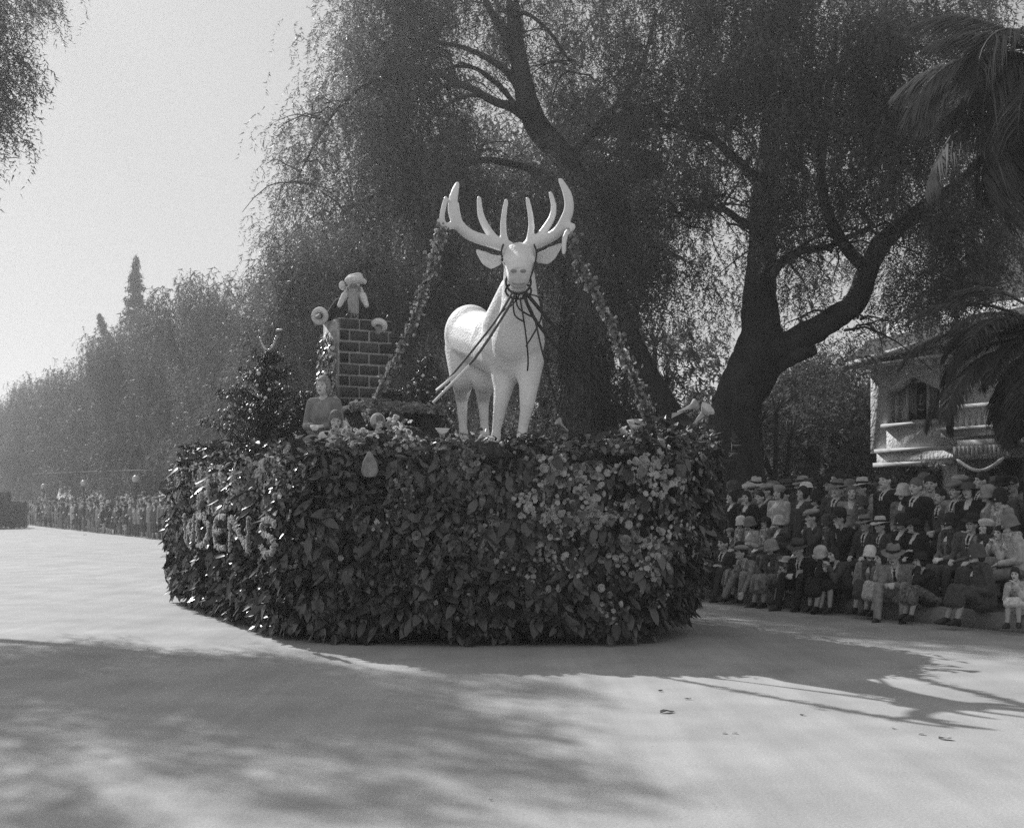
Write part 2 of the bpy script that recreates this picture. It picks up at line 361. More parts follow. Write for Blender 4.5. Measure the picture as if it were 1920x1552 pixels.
LA = [pxl(715, 60, 27, 90, 110, 1.4, 1.6), pxl(612, 190, 27, 62, 70, 1.2, 1.7), pxl(655, 290, 27, 100, 110, 1.6, 2.0), pxl(565, 330, 27.5, 50, 85, 1.2, 1.6),
      pxl(775, 250, 27.5, 115, 140, 1.6, 1.4), pxl(600, 450, 28, 95, 110, 1.6, 1.5), pxl(725, 470, 28, 140, 150, 1.8, 1.1), pxl(865, 40, 27.5, 110, 90, 1.4, .8),
      pxl(860, 330, 28.5, 90, 130, 1.4, .7), pxl(640, 600, 29, 130, 120, 1.6, 1.0), pxl(810, 610, 29, 130, 140, 1.6, 1.1), pxl(1010, 40, 27.5, 80, 80, 1.2, .35),
      pxl(1130, 160, 27.5, 90, 130, 1.4, .7), pxl(1070, -60, 27.5, 130, 80, 1.5, .8), pxl(800, -70, 27.5, 150, 90, 1.6, .9), pxl(950, 520, 30, 110, 170, 1.5, .8),
      pxl(540, 600, 30, 90, 100, 1.4, .9), pxl(1010, 400, 29, 130, 100, 1.5, .35), pxl(640, 60, 27, 50, 80, 1.0, 1.1), pxl(960, 180, 28.5, 90, 140, 1.2, .22), pxl(700, 740, 30, 220, 90, 1.5, .8),
      pxl(1060, 700, 30.5, 150, 150, 1.5, .6), pxl(1090, 400, 25.8, 70, 90, .8, 1.0), pxl(1150, 540, 26.5, 60, 60, .8, .7), pxl(700, 170, 26, 90, 80, .9, 1.2), pxl(800, 330, 26, 90, 80, .9, 1.0), pxl(540, 230, 27, 45, 40, .8, .8), pxl(590, 100, 27, 40, 40, .7, .7), pxl(1065, 320, 25.8, 60, 55, .7, 1.1), pxl(1150, 470, 26.3, 50, 60, .7, .8), pxl(930, 420, 26.5, 70, 60, .8, .6)]
LA = [(c - np.array(tA.location), r, d) for c, r, d in LA]
o = add('crown', crown_mesh('weeping_crown', LA, M_LEAF, lai=5.4, org=np.array(tA.location)), tA); o['kind'] = 'stuff'

# massive forked pepper tree (right)
tB = empty('pepper_tree', onground(P(1378, 900, 26.5)), 0, 'massive old pepper tree with forked dark trunk rising behind the seated crowd', 'tree'); rB = tB
limb(tB, 'trunk', loc([onground(P(1378, 905, 26.5)), P(1378, 870, 26.5), P(1374, 800, 26.5), P(1388, 740, 26.5), P(1418, 680, 26.5), P(1428, 620, 26.5), P(1424, 560, 26.6), P(1430, 480, 26.8), P(1430, 380, 27), P(1445, 250, 27.2), P(1440, 100, 27.4), P(1430, -60, 27.6)], rB), [.75, .56, .5, .5, .56, .42, .35, .3, .25, .19, .13, .08], 18, .05)
def limB(L, r, n=9): limb(tB, 'limb', loc([P(*p) for p in L], rB), r, n)
limB([(1400, 720, 26.5), (1450, 665, 26.3), (1505, 632, 26.1), (1560, 600, 25.9), (1605, 565, 25.7), (1626, 510, 25.5), (1655, 455, 25.4), (1715, 402, 25.3), (1800, 340, 25.2), (1880, 250, 25.1)], [.4, .32, .27, .25, .23, .21, .19, .15, .1, .05], 12)
limB([(1430, 700, 26.4), (1480, 672, 26.1), (1528, 655, 25.8)], [.22, .17, .12])
limB([(1425, 430, 26.9), (1390, 415, 26.8), (1340, 385, 26.6), (1280, 395, 26.4)], [.12, .09, .06, .03])
limB([(1430, 350, 27), (1380, 300, 26.8), (1320, 250, 26.6), (1250, 235, 26.4)], [.13, .1, .07, .04])
limB([(1626, 510, 25.5), (1570, 440, 25.8), (1540, 340, 26), (1550, 200, 26.2), (1570, 60, 26.4)], [.13, .12, .1, .08, .04])
limB([(1428, 540, 26.7), (1480, 480, 26.2), (1560, 460, 25.8), (1640, 420, 25.5)], [.12, .09, .06, .03])
limB([(1440, 260, 27.2), (1520, 160, 26.8), (1640, 100, 26.2), (1760, 90, 25.8)], [.12, .1, .07, .04])
twigs(tB, loc([P(1280, 395, 26.4), P(1340, 385, 26.6), P(1250, 235, 26.4), P(1640, 420, 25.5), P(1560, 460, 25.8), P(1600, 600, 25.6), P(1700, 420, 25.3), P(1480, 480, 26.2), P(1320, 250, 26.6)], rB), 60, 1.5, .03)
LB = [pxl(1260, 90, 26, 130, 140, 1.6, 1.1), pxl(1240, 290, 26.5, 100, 120, 1.4, 1.0), pxl(1400, 60, 25, 150, 140, 1.8, 1.2), pxl(1420, 260, 25, 140, 150, 1.6, 1.2),
      pxl(1560, 90, 25, 160, 150, 1.8, 1.2), pxl(1560, 290, 25, 150, 150, 1.6, 1.1), pxl(1710, 120, 24.5, 150, 150, 1.8, 1.1), pxl(1700, 330, 24.5, 130, 130, 1.6, 1.1),
      pxl(1860, 210, 25, 130, 170, 1.8, .9), pxl(1480, 440, 25.5, 80, 60, 1.2, .9), pxl(1300, 440, 27, 110, 90, 1.2, .4), pxl(1350, 530, 27.5, 90, 70, 1.2, .4),
      pxl(1790, 450, 25, 120, 85, 1.4, 1.2), pxl(1700, 578, 25.2, 60, 22, .8, 1.0), pxl(1790, 590, 25.2, 50, 22, .8, 1.0), pxl(1745, 545, 25, 80, 45, 1.0, 1.0), pxl(1180, 460, 28, 120, 110, 1.4, .6), pxl(1690, 500, 25.5, 50, 60, .8, .8),
      pxl(1560, 520, 27.5, 80, 90, 1.0, .3), pxl(1480, 560, 27, 60, 70, 1.0, .6), pxl(1600, 650, 27, 50, 40, .8, .6), pxl(1840, 400, 26, 120, 110, 1.4, 1.0), pxl(1400, -90, 26, 300, 100, 2, 1), pxl(1750, -80, 26, 250, 100, 2, 1),
      pxl(1560, 680, 27, 70, 60, .8, .7), pxl(1280, 600, 28.5, 110, 70, 1.0, .3), pxl(1880, 520, 26, 60, 30, 1.0, .4)]
LB = [(c - np.array(tB.location), r, d) for c, r, d in LB]
o = add('crown', crown_mesh('weeping_crown', LB, M_LEAF, lai=4.2, org=np.array(tB.location)), tB); o['kind'] = 'stuff'

# pepper tree out of the frame on the left; its sprays hang into the corner and its shade falls on the road
tC = empty('pepper_tree', (-13.2, 23.5, 0), 0, 'pepper tree whose weeping sprays hang into the upper left corner of the sky', 'tree')
lcC = lambda a: np.array(a) - np.array(tC.location)
limb(tC, 'trunk', [(0, 0, 0), (.2, 0, 2), (.1, -.3, 4), (.6, -.6, 6.5), (1.6, -1, 9), (2.5, -1.2, 11)], [.6, .45, .4, .3, .2, .1], 14, .04)
limb(tC, 'limb', [(.4, -.5, 5.5), (1.8, -1.5, 8), (3.6, -2, 10), (5.2, -2.4, 11.2)], [.22, .16, .1, .04])
limb(tC, 'limb', [(.6, -.6, 6.5), (1.6, .6, 8.6), (2.8, .8, 10.6), (4.2, -.4, 11.8)], [.18, .12, .07, .02])
limb(tC, 'limb', [(1.2, -1.6, 7.4), (2.6, -2.4, 8.6), (4.0, -2.6, 8.9), (4.6, -2.8, 8.2)], [.08, .05, .03, .015])
CL0 = [((-9.2, 21.2, 9.4), (1.1, 1.2, 1.5), .7), ((-9.6, 21.6, 7.3), (.8, 1.0, 1.3), .6), ((-9.4, 21.2, 11.2), (1.3, 1.6, 1.0), .9), ((-10.9, 22.5, 9.6), (1.6, 1.8, 1.6), 1.0),
      ((-12.5, 24, 10.5), (2.2, 2.2, 2.0), 1.0), ((-10.5, 25.5, 12.2), (2, 2, 1.5), .8), ((-12.2, 20.5, 8.5), (1.6, 1.4, 1.6), 1.0),
      ((-8.25, 21.5, 7.6), (.25, .3, .5), .5), ((-8.3, 21.2, 9.0), (.4, .4, .7), .5), ((-11.5, 18.5, 10.0), (1.8, 1.6, 1.4), .8), ((-8.9, 21.8, 8.5), (.8, .9, .8), 1.0)]
CL = [((c[0] - .32, c[1], c[2] + .55), r, d * (1.5 if c[0] > -10 else .95)) for c, r, d in CL0]
o = add('crown', crown_mesh('weeping_crown', [(lcC(c), r, d) for c, r, d in CL], M_LEAF, lai=4.2, clump=22, cr=.18), tC); o['kind'] = 'stuff'

# the row of pepper trees going away along the kerb
def row_crown(name, seed, h=14, r=5.6, lai=3.0):
    rr = np.random.default_rng(seed); L = []
    for i in range(26):
        a = rr.uniform(0, 2 * math.pi); s = rr.uniform(0, 1); z = 3.2 + (h - 5.2) * s
        rad_ = r * (1 - .75 * max(0, s - .35) ** 1.2) * rr.uniform(.35, .75)
        L.append(((rad_ * math.cos(a), rad_ * math.sin(a), z), (rr.uniform(1.3, 2.1),) * 2 + (rr.uniform(1.3, 2.2),), 1.0))
    L += [((0, 0, h - 1.6), (1.6, 1.6, 1.5), 1.0), ((1.4, .5, h - 2.6), (1.8, 1.6, 1.5), 1.0)]
    return crown_mesh(name, L, M_LEAF_FAR, STRF, lai=lai * .42, leaf=.09, clump=12, cr=.4)
RC = [row_crown('far_crown', 31 + i) for i in range(3)]
def row_trunk(seed):
    rr = np.random.default_rng(seed); mb = MB()
    mb.tube([(0, 0, -.1), (.1, .1, 1.5), (.3, -.2, 3.5), (0, .3, 6.5), (.2, .1, 10)], [.55, .42, .36, .24, .1], 10, .05, smooth_n=4)
    for i in range(5):
        a = rr.uniform(0, 6.28); c, s = math.cos(a), math.sin(a)
        mb.tube([(.2, 0, 3 + i * .7), (c * 1.6, s * 1.6, 5.5 + i * .7), (c * 3, s * 3, 7 + i * .7), (c * 3.8, s * 3.8, 6.8 + i * .7)], [.2, .14, .08, .04], 6, smooth_n=3)
    return mb.mesh('row_trunk', M_BARK, True)
RT = [row_trunk(5), row_trunk(6)]
ROW = [(33, 19.0, 1.0), (42, 18.6, .98), (51, 18.4, 1.0), (61, 18.2, 1.02), (72, 18, .97), (84, 18, 1.0), (97, 18, 1.03), (111, 18, .98), (126, 18, 1.0), (143, 18, 1.04), (162, 18, 1.0), (184, 18, 1.0), (210, 18, 1.05), (240, 18, 1.05), (78, 26, .95), (100, 27, 1.0), (280, 17, 1.1)]
for i, (u, v, s) in enumerate(ROW):
    q = UV(u, v, .2)
    near = ['pepper tree of the street row standing behind the white deer', 'pepper tree of the street row between the deer and the brick chimney', 'pepper tree of the street row directly behind the brick chimney', 'pepper tree of the street row behind the ornament-hung fir',
            'pepper tree with tall rounded top against the sky left of the float', 'pepper tree just right of the tall pointed conifer', 'pepper tree in front of the two conifers', 'hazy pepper tree just left of the smaller conifer']
    t = empty('pepper_tree', q, R.uniform(0, 6.28), near[i] if i < 8 else ('hazy weeping pepper tree in the receding row behind the far crowd' if v < 20 else 'pepper tree standing behind the kerbside row of pepper trees'), 'tree', 'row of pepper trees fading down the street' if v < 20 else 'pepper trees behind the kerbside row')
    t.scale = (s, s, s * R.uniform(.94, 1.05))
    add('trunk', RT[i % 2], t); o = add('crown', RC[i % 3], t); o['kind'] = 'stuff'

# conifers above the row
def conifer(px, py_top, Z, label, wpx, bent=0):
    base = P(px, 943, Z); base[2] = .2; H = EYE + (943 - py_top) * Z / F - .2
    t = empty('conifer', base, 0, label, 'tree'); mb = MB(); mb.tube([(0, 0, 0), (0, 0, H * .5), (bent * .3, 0, H * .85), (bent, 0, H)], [.4, .28, .12, .03], 8, smooth_n=4); mb.build('trunk', M_BARK, t, True)
    tv = np.array([[-.05, 0, 0], [.05, 0, 0], [0, .22, -.16]]); tf = np.array([[0, 1, 2]]); pos = []; yaw = []; bm = MB()
    Wm = wpx * Z / F / 2
    for i in range(230):
        s = R.uniform(.3, 1) ** .7; z = H * s; L = Wm * (1 - s) * 4.4 * R.uniform(.45, 1.15) + .1; a = R.uniform(0, 6.28)
        x0 = bent * max(0, (s - .6) / .4) ** 1.5
        q = np.array([(x0 + math.cos(a) * L * k, math.sin(a) * L * k, z - .12 * L * k + .22 * L * k * k) for k in np.linspace(0, 1, 5)])
        bm.tube(q, np.linspace(.04, .01, 5), 4)
        n = int(26 * L) + 8; k = R.uniform(.1, 1, n); pos.append(np.stack([np.interp(k, np.linspace(0, 1, 5), q[:, j]) for j in range(3)], 1) + R.normal(0, .05, (n, 3)) - np.c_[np.zeros(n), np.zeros(n), R.uniform(0, .25, n)]); yaw.append(R.uniform(0, 6.28, n))
    bm.build('branches', M_BARK, t)['kind'] = 'stuff'
    pos = np.concatenate(pos); yaw = np.concatenate(yaw); V, Fc = scatter(tv, tf, pos, rots(yaw, R.normal(0, .4, len(yaw))), R.uniform(.9, 1.9, len(yaw)))
    o = add('crown', mesh_np('needles', V, Fc, M_LEAF_FAR), t); o['kind'] = 'stuff'
conifer(255, 478, 100, 'tall pointed conifer rising above the hazy row of pepper trees', 62)
conifer(213, 588, 108, 'smaller conifer with a drooping tip beside the tall pointed one', 56, -1.2)

# ------------------------------------------------------------------ shrubs and trees behind the right-hand crowd
def bush(u, v, h, r, label, n=14, m=M_BUSH, dens=1.0, group=None, name='shrub'):
    t = empty(name, UV(u, v, .2), 0, label, 'shrub' if name == 'shrub' else 'tree', group)
    mb = MB()
    for i in range(5):
        a = R.uniform(0, 6.28); mb.tube([(0, 0, -.1), (math.cos(a) * r * .2, math.sin(a) * r * .2, h * .4), (math.cos(a) * r * .5, math.sin(a) * r * .5, h * .8)], [.1, .07, .02], 6)
    mb.build('trunk' if name != 'shrub' else 'stem', M_BARK, t)
    L = []
    for i in range(n):
        a = R.uniform(0, 6.28); s = R.uniform(0, 1); q = r * .7 * math.sqrt(R.uniform(0, 1))
        L.append(((q * math.cos(a), q * math.sin(a), .4 + (h - .9) * s), (r * .38,) * 2 + (h * .17 + .2,), 1.0))
    o = add('crown' if name != 'shrub' else 'foliage', crown_mesh('shrub_foliage', L, m, BUSHT, lai=1.5 * dens, leaf=.07, clump=14, cr=.2, pitch=.8), t); o['kind'] = 'stuff'
    return t
bush(33, 28, 5.0, 3.4, 'broad evergreen shrub filling the gap left of the stucco house', 18)
bush(35, 24, 5.2, 3.2, 'rounded evergreen behind the old forked trunk', 16)
bush(36, 34, 6.5, 4.5, 'dense evergreen furthest back beside the stucco house', 18)
bush(39, 25, 7.5, 4.0, 'dark evergreen behind the shaggy palm trunk', 16)
bush(45, 23, 6.5, 3.8, 'evergreen showing between the deer and the chimney', 14)
for u, v in ((27, 38), (32, 40), (37, 37), (43, 35), (35, 30)): bush(u, v, 6.8, 4.6, 'tall dark evergreen in the thicket between the forked trunk and the house', 22, dens=1.7, group='evergreens behind the crowd', name='evergreen_tree')
bush(24.3, 23.2, 2.2, .9, 'creeper-like shrub climbing the corner of the stucco house', 8)

for i, (u, v) in enumerate(((48, 30), (57, 31), (66, 30), (76, 31), (87, 30))): bush(u, v, 5.5, 4.2, 'dark evergreen hedge tree behind the row of pepper trees', 12, group='hedge trees behind the row')
# shaggy fan palm
fp = empty('fan_palm', onground(P(1097, 900, 30)), 0, 'shaggy-trunked fan palm standing right of the deer, half hidden by pepper sprays', 'palm tree')
H = P(0, 330, 30)[2] - .2
mb = MB(); mb.tube([(0, 0, -.1), (0, 0, H * .5), (-.1, 0, H)], [.36, .3, .28], 12, .05, smooth_n=5); mb.build('trunk', M_BARK, fp, True)
n = 5200; z = R.uniform(1.6, H - .4, n); a = R.uniform(0, 6.28, n); rr_ = .34 + .16 * (z / H) + R.uniform(0, .16, n)
tv = np.array([[-.02, 0, 0], [.02, 0, 0], [.028, .05, -.35], [-.028, .05, -.35], [0, .1, -.75]]); tf3 = np.array([[0, 2, 1], [0, 3, 2], [3, 4, 2]])
V, Fc = scatter(tv, tf3, np.stack([rr_ * np.cos(a), rr_ * np.sin(a), z], 1), rots(a - math.pi / 2, R.normal(-.05, .1, n)), R.uniform(.6, 1.3, n))
add('dead_frond_skirt', mesh_np('dead_frond_skirt', V, Fc, M_DEAD), fp)['kind'] = 'stuff'
def fan(seed, n=30, L=.95, spread=2.5):
    rr = np.random.default_rng(seed); V = []; Fc = []
    for i in range(n):
        a = -spread / 2 + spread * i / (n - 1); d = np.array([math.sin(a), math.cos(a), 0]); sd = np.array([math.cos(a), -math.sin(a), 0]) * .018
        k = L * rr.uniform(.85, 1.05) * (1 - .15 * abs(a)); j = len(V)
        V += [d * .08 - sd * .5, d * .08 + sd * .5, d * k * .6 + sd * 1.3 + [0, 0, .03], d * k * .6 - sd * 1.3 + [0, 0, -.03], d * k + [0, 0, -.22 * k]]
        Fc += [[j, j + 1, j + 2], [j, j + 2, j + 3], [j + 3, j + 2, j + 4]]
    return np.array(V), np.array(Fc)
FV, FT = fan(1); fan_me = None
for i in range(30):
    a = R.uniform(0, 6.28); el = R.uniform(-.9, .9); L = R.uniform(.9, 1.5)
    mb = MB(); mb.tube([(0, 0, 0), (0, L * .5, .12), (0, L, 0)], [.03, .02, .014], 5); mb.raw(FV + [0, L, 0], t=FT)
    if i < 6: fan_me = (fan_me or []) + [mb.mesh('fan_frond', M_PALM)]
    o = add('frond', fan_me[i % 6], fp); o.location = (-.1, 0, H + .1); o.rotation_euler = Euler((el, R.normal(0, .3), a), 'XYZ')

# dracaenas: rosettes of sword leaves
def rosette(seed, n=46, L=.75):
    rr = np.random.default_rng(seed); V = []; Fc = []
    for i in range(n):
        a = rr.uniform(0, 6.28); e = rr.uniform(-.5, 1.35); h = np.array([math.cos(a), math.sin(a), 0]); d = h * math.cos(e) + np.array([0, 0, math.sin(e)])
        sd = np.array([-math.sin(a), math.cos(a), 0]) * .02; k = L * rr.uniform(.75, 1.1); j = len(V)
        V += [d * .03 - sd * .6, d * .03 + sd * .6, d * k * .5 + sd, d * k * .5 - sd, d * k - np.array([0, 0, .12 * k])]
        Fc += [[j, j + 1, j + 2], [j, j + 2, j + 3], [j + 3, j + 2, j + 4]]
    return mesh_np('sword_leaves', np.array(V), np.array(Fc), M_PALM)
ROS = [rosette(1), rosette(2), rosette(3)]
def dracaena(heads, label):
    b = onground(P(*heads[0])); b[:2] = np.mean([P(*h)[:2] for h in heads], axis=0)
    t = empty('dracaena', b, 0, label, 'plant')
    for i, h in enumerate(heads):
        q = P(*h) - b
        mb = MB(); mb.tube([(R.normal(0, .1), R.normal(0, .1), -.1), (q[0] * .6, q[1] * .5, q[2] * .5), q], [.09, .07, .05], 7, .05, smooth_n=3); mb.build('stem', M_BARK, t)
        o = add('leaf_rosette', ROS[i % 3], t); o.location = q; o.rotation_euler = (0, 0, R.uniform(0, 6)); o.scale = (1.0,) * 3
dracaena([(1228, 652, 31), (1212, 700, 30.5), (1250, 722, 31)], 'dracaena with three spiky heads between the two big trunks')
dracaena([(1150, 788, 29.5), (1205, 800, 30)], 'low dracaena against the shaggy palm trunk')
dracaena([(1425, 795, 30), (1482, 822, 30), (1415, 850, 29.5), (1455, 775, 31)], 'dracaena clump just right of the old forked trunk')

# ------------------------------------------------------------------ date palms at the right edge
def frond(L, droop, n=78, ll=.55, w_=.024, hang=.55, seed=0, rise=.3):
    rr = np.random.default_rng(seed); s = np.linspace(0, 1, 14)
    x = L * np.sin(s * droop) / droop if droop > .01 else L * s
    rach = np.stack([np.zeros(14), x, rise * L * s - L * (1 - np.cos(s * droop)) / max(droop, .01)], 1)
    mb = MB(); mb.tube(rach, np.linspace(.035, .008, 14), 5); V = []; Fc = []
    for i in range(n):
        k = .1 + .9 * i / n; c = np.array([np.interp(k, s, rach[:, j]) for j in range(3)])
        t = np.array([np.interp(min(1, k + .03), s, rach[:, j]) for j in range(3)]) - c; t /= np.linalg.norm(t) + 1e-9
        for sg in (-1, 1):
            l = ll * math.sin(math.pi * min(.97, .12 + k * .9)) ** .5 * rr.uniform(.85, 1.15); d = np.array([sg, 0, 0]) * .75 + t * .8 + rr.normal(0, .08, 3); d /= np.linalg.norm(d)
            m1 = c + d * l * .5 + [0, 0, -hang * l * .12]; e = c + d * l * .92 + [0, 0, -hang * l * .55]; sd = np.cross(d, [0, 0, 1]) + [0, 0, .4]; sd = sd / (np.linalg.norm(sd) + 1e-9) * w_ / 2
            j = len(V); V += [c - sd, c + sd, m1 + sd, m1 - sd, e]; Fc += [[j, j + 1, j + 2], [j, j + 2, j + 3], [j + 3, j + 2, j + 4]]
    mb.raw(V, t=Fc); return mb.mesh('frond', M_PALM)
def date_palm(base, H, fronds, label, trunk_r=.45, grow=1.0):
    t = empty('date_palm', base, 0, label, 'palm tree'); mb = MB()
    mb.tube([(0, 0, -.1), (0, 0, H * .5), (0, 0, H)], [trunk_r * 1.2, trunk_r, trunk_r], 14, .06, smooth_n=8); mb.build('trunk', M_BARK, t, True)
    for i, (az, el, me, s) in enumerate(fronds):
        o = add('frond', me, t); o.location = (0, 0, H); o.rotation_euler = Euler((el, 0, az), 'XYZ'); s *= grow; o.scale = (s, s, s)
fA = [frond(3.2, 1.5, seed=1, n=90, ll=.8, hang=1.1, w_=.036), frond(3.4, 1.9, seed=2, n=90, ll=.85, hang=1.3, w_=.036), frond(3.0, 1.1, seed=3, n=90, ll=.75, hang=.9, w_=.036)]
fB = [frond(3.5, 1.25, seed=4, n=110, ll=.55, hang=.5, w_=.032, rise=.45), frond(3.3, 1.5, seed=5, n=110, ll=.55, hang=.6, w_=.032, rise=.45)]
# azimuth 0 points away from the camera (+Y); +90 deg points to the left (-X)
c1 = P(1982, 130, 18)
date_palm((c1[0], c1[1], .2), c1[2] - .2, [(rad(a), rad(e), fA[i % 3], s) for i, (a, e, s) in enumerate([(95, 8, .95), (110, -22, .95), (80, -30, 1.0), (100, -48, 1.0), (125, 22, .9), (70, 10, .9), (140, -15, .9), (60, -45, .9), (88, 32, .85), (20, 20, 1), (-40, 20, 1), (-100, 10, 1), (180, 20, 1), (-140, 0, 1), (160, -40, .9), (115, -62, .9), (90, -62, .85), (98, -8, .9), (104, -36, .95), (84, 18, .85), (92, -78, .8), (75, -55, .85), (118, -2, .85), (96, 20, .8)])],
          'date palm whose long drooping fronds hang into the upper right corner', .4, .98)
c2 = P(1990, 640, 21)
date_palm((c2[0], c2[1], .2), c2[2] - .2, [(rad(a), rad(e), fB[i % 2], s) for i, (a, e, s) in enumerate([(92, 14, .8), (100, -5, .8), (112, -22, .85), (85, -25, .85), (125, 0, .8), (140, -22, .85), (70, 0, .8), (105, -40, .75), (60, -25, .8), (90, 32, .75), (150, 20, .8), (20, 15, .9), (-40, 20, .9), (-100, 10, .9), (-160, 15, .9), (175, -20, .85), (120, -45, .7), (132, -36, .78), (96, 4, .62), (108, -14, .65), (118, -32, .6), (88, -38, .6), (78, -12, .62), (100, -58, .55), (128, -14, .7), (145, -40, .65), (98, -24, .78), (84, 6, .7), (110, 8, .7), (102, -48, .7)])],
          'date palm with dense dark arching fronds in front of the stucco house', .38, 1.2)

# ------------------------------------------------------------------ the house
HV = 25.0; HU = UV(26.3, HV); hs = empty('house', (HU[0], HU[1], .2), 0, 'two-storey stucco house with recessed window and balcony behind the crowd', 'house')
# local frame: a along the front towards the camera (to the right in the picture), b back into the lot, z up
def HT(V):
    V = np.asarray(V, float); return np.c_[-DR[0] * V[:, 0] + RR[0] * V[:, 1], -DR[1] * V[:, 0] + RR[1] * V[:, 1], V[:, 2]]
def hbox(name, a, b, m=M_TRIM, parent=None):
    mb = MB(); mb.box(a, b, HT); return mb.build(name, m, parent or hs)
def hz(py, a=0.0):
    q = HT([[a, 0, 0]])[0] + np.array(hs.location); return EYE + (943 - py) * q[1] / F - .2
def ha(px, v=None):
    q = on_v(px, v or HV); return -(q[0] * DR[0] + q[1] * DR[1]) + 26.3
zb, ze = hz(850), hz(690)                      # foot and head of the overhanging upper storey
w0, w1 = ha(1662), ha(1762); zs, zt = hz(795, w0), hz(722, w0)
a_b = ha(1764, HV - .95)
wall = MB()
for bx in (((0, 0, zb), (w0, .3, ze + 1.2)), ((w1, 0, zb), (9, .3, ze + 1.2)), ((w0, 0, zb), (w1, .3, zs)), ((w0, 0, zt + .12), (w1, .3, ze + 1.2)), ((0, .3, zb), (.3, 9, ze + 1.2))): wall.box(*bx, HT)
# the flat arch over the window: splayed corners
for s, aa in ((1, w0), (-1, w1)):
    pts = [(aa, 0, zt + .12), (aa + s * .9, 0, zt + .12), (aa, 0, zt - .28)]; pts2 = [(x, .3, z) for x, _, z in pts]
    wall.raw(HT(pts + pts2), q=[[0, 1, 4, 3], [1, 2, 5, 4], [2, 0, 3, 5]], t=[[0, 2, 1], [3, 4, 5]])
wall.box((w0 - .3, .3, zs - .05), (w0, .7, zt + .2), HT); wall.box((w0, .45, zs - .1), (w0 + .38, .7, zt + .2), HT)
wall.build('upper_wall', M_HOUSE, hs)
hbox('window_sill', (w0 - .12, -.1, zs - .09), (w1 + .1, .44, zs), M_TRIM)
win = empty('window', (0, 0, 0)); win.parent = hs
fr = MB(); x0, x1, xm = w0 + .40, w1 - .02, w0 + .40 + (w1 - w0 - .42) * .54
for q in ((x0, x0 + .07), (xm - .05, xm + .05), (x1 - .07, x1)): fr.box((q[0], .30, zs), (q[1], .42, zt + .1), HT)
for zz in ((zs, zs + .08), (zt + .02, zt + .1)):
    fr.box((x0 + .07, .31, zz[0]), (xm - .05, .41, zz[1]), HT); fr.box((xm + .05, .31, zz[0]), (x1 - .07, .41, zz[1]), HT)
fr.build('frame', M_TRIM, win)
M_GLASS = mat('window_glass', .03, .08, spec=.8)
M_CURT = mat('lace_curtain', .30, .9, 12, .3)
for q0, q1 in ((x0 + .07, xm - .05), (xm + .05, x1 - .07)):
    mb = MB(); mb.box((q0, .36, zs + .08), (q1, .37, zt + .02), HT); mb.build('pane', M_GLASS, win)
    mb = MB(); n_ = 12
    for i in range(n_):                        # curtain pleats gathered to both sides in front of the dark glass
        s = i / n_; wd = (q1 - q0) * .42; mb.box((q0 + s * wd, .335 + .01 * (i % 2), zs + .35 - .2 * s), (q0 + (s + 1 / n_) * wd - .004, .345 + .01 * (i % 2), zt), HT)
    mb.build('curtain', M_CURT, win)
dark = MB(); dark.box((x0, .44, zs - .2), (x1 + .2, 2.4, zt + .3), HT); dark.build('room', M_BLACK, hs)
# eaves, gable roof
ev = MB(); ev.raw(HT([(-.35, -.75, ze - .02), (3.3, -.75, ze + .30), (3.3, -.75, ze + .50), (-.35, -.75, ze + .1), (-.35, -.68, ze - .02), (3.3, -.68, ze + .30), (3.3, -.68, ze + .50), (-.35, -.68, ze + .1)]), q=[[0, 1, 2, 3], [5, 4, 7, 6], [3, 2, 6, 7], [0, 4, 5, 1], [1, 5, 6, 2], [0, 3, 7, 4]]); ev.build('fascia', M_TRIM, hs)
rf = MB(); ze2 = ze + .1
rf.raw(HT([(-.5, -.7, ze2 - .05), (9.5, -.7, ze2 + .42), (9.5, 4.2, ze2 + 5.2), (2.6, 4.2, ze2 + 5.0), (-.5, 9.5, ze2), (9.5, 9.5, ze2), (-.5, -.7, ze2 - .15), (9.5, -.7, ze2 + .3)]),
       q=[[0, 1, 2, 3], [3, 2, 5, 4]], t=[[0, 3, 4]]); rf.build('roof', M_ROOF, hs)
sf = MB(); sf.box((-.3, -.66, ze - .04), (3.2, 0, ze + .03), HT); sf.build('soffit', M_HOUSE, hs)
for i in range(3): hbox('rafter_end', (2.2 + i * .38, -.6, ze - .2), (2.32 + i * .38, -.02, ze - .05), M_TRIM)
# belt mouldings and the porch under the overhang
for k, (y0, y1, off) in enumerate(((0, .1, .12), (-.38, -.27, .16))): hbox('moulding', (.25, -off, zb + y0), (ha(1788), .05, zb + y1), M_TRIM)
hbox('porch_beam', (.25, -.02, zb - .26), (9, .25, zb - .01), M_HOUSE)
hbox('porch_beam', (ha(1795, HV - 1.6), -1.6, zb - .02), (9, -.02, zb + .12), M_TRIM)
for px, wd in ((1760, .42), (1905, .5)):
    a0 = ha(px); hbox('porch_column', (a0, -.4, 0), (a0 + wd, .2, zb - .4), M_HOUSE)
iv = []
for px, wd in ((1760, .45), (1905, .6)):
    a0 = ha(px); pts = np.c_[R.uniform(a0 - .08, a0 + wd + .08, 900), R.uniform(-.6, -.42, 900), R.uniform(.3, zb - .3, 900)]; iv.append(HT(pts))
iv = np.concatenate(iv); V, Fc = scatter(BUSHT[0][0] * .5, BUSHT[0][1], iv, rots(R.uniform(0, 6.28, len(iv)), R.normal(0, .8, len(iv))), R.uniform(.5, 1, len(iv)))
add('ivy', mesh_np('ivy', V, Fc, M_BUSH), hs)['kind'] = 'stuff'
lw = MB(); lw.box((0, 2.4, 0), (9, 2.6, zb), HT); lw.build('lower_wall', M_HOUSE, hs)
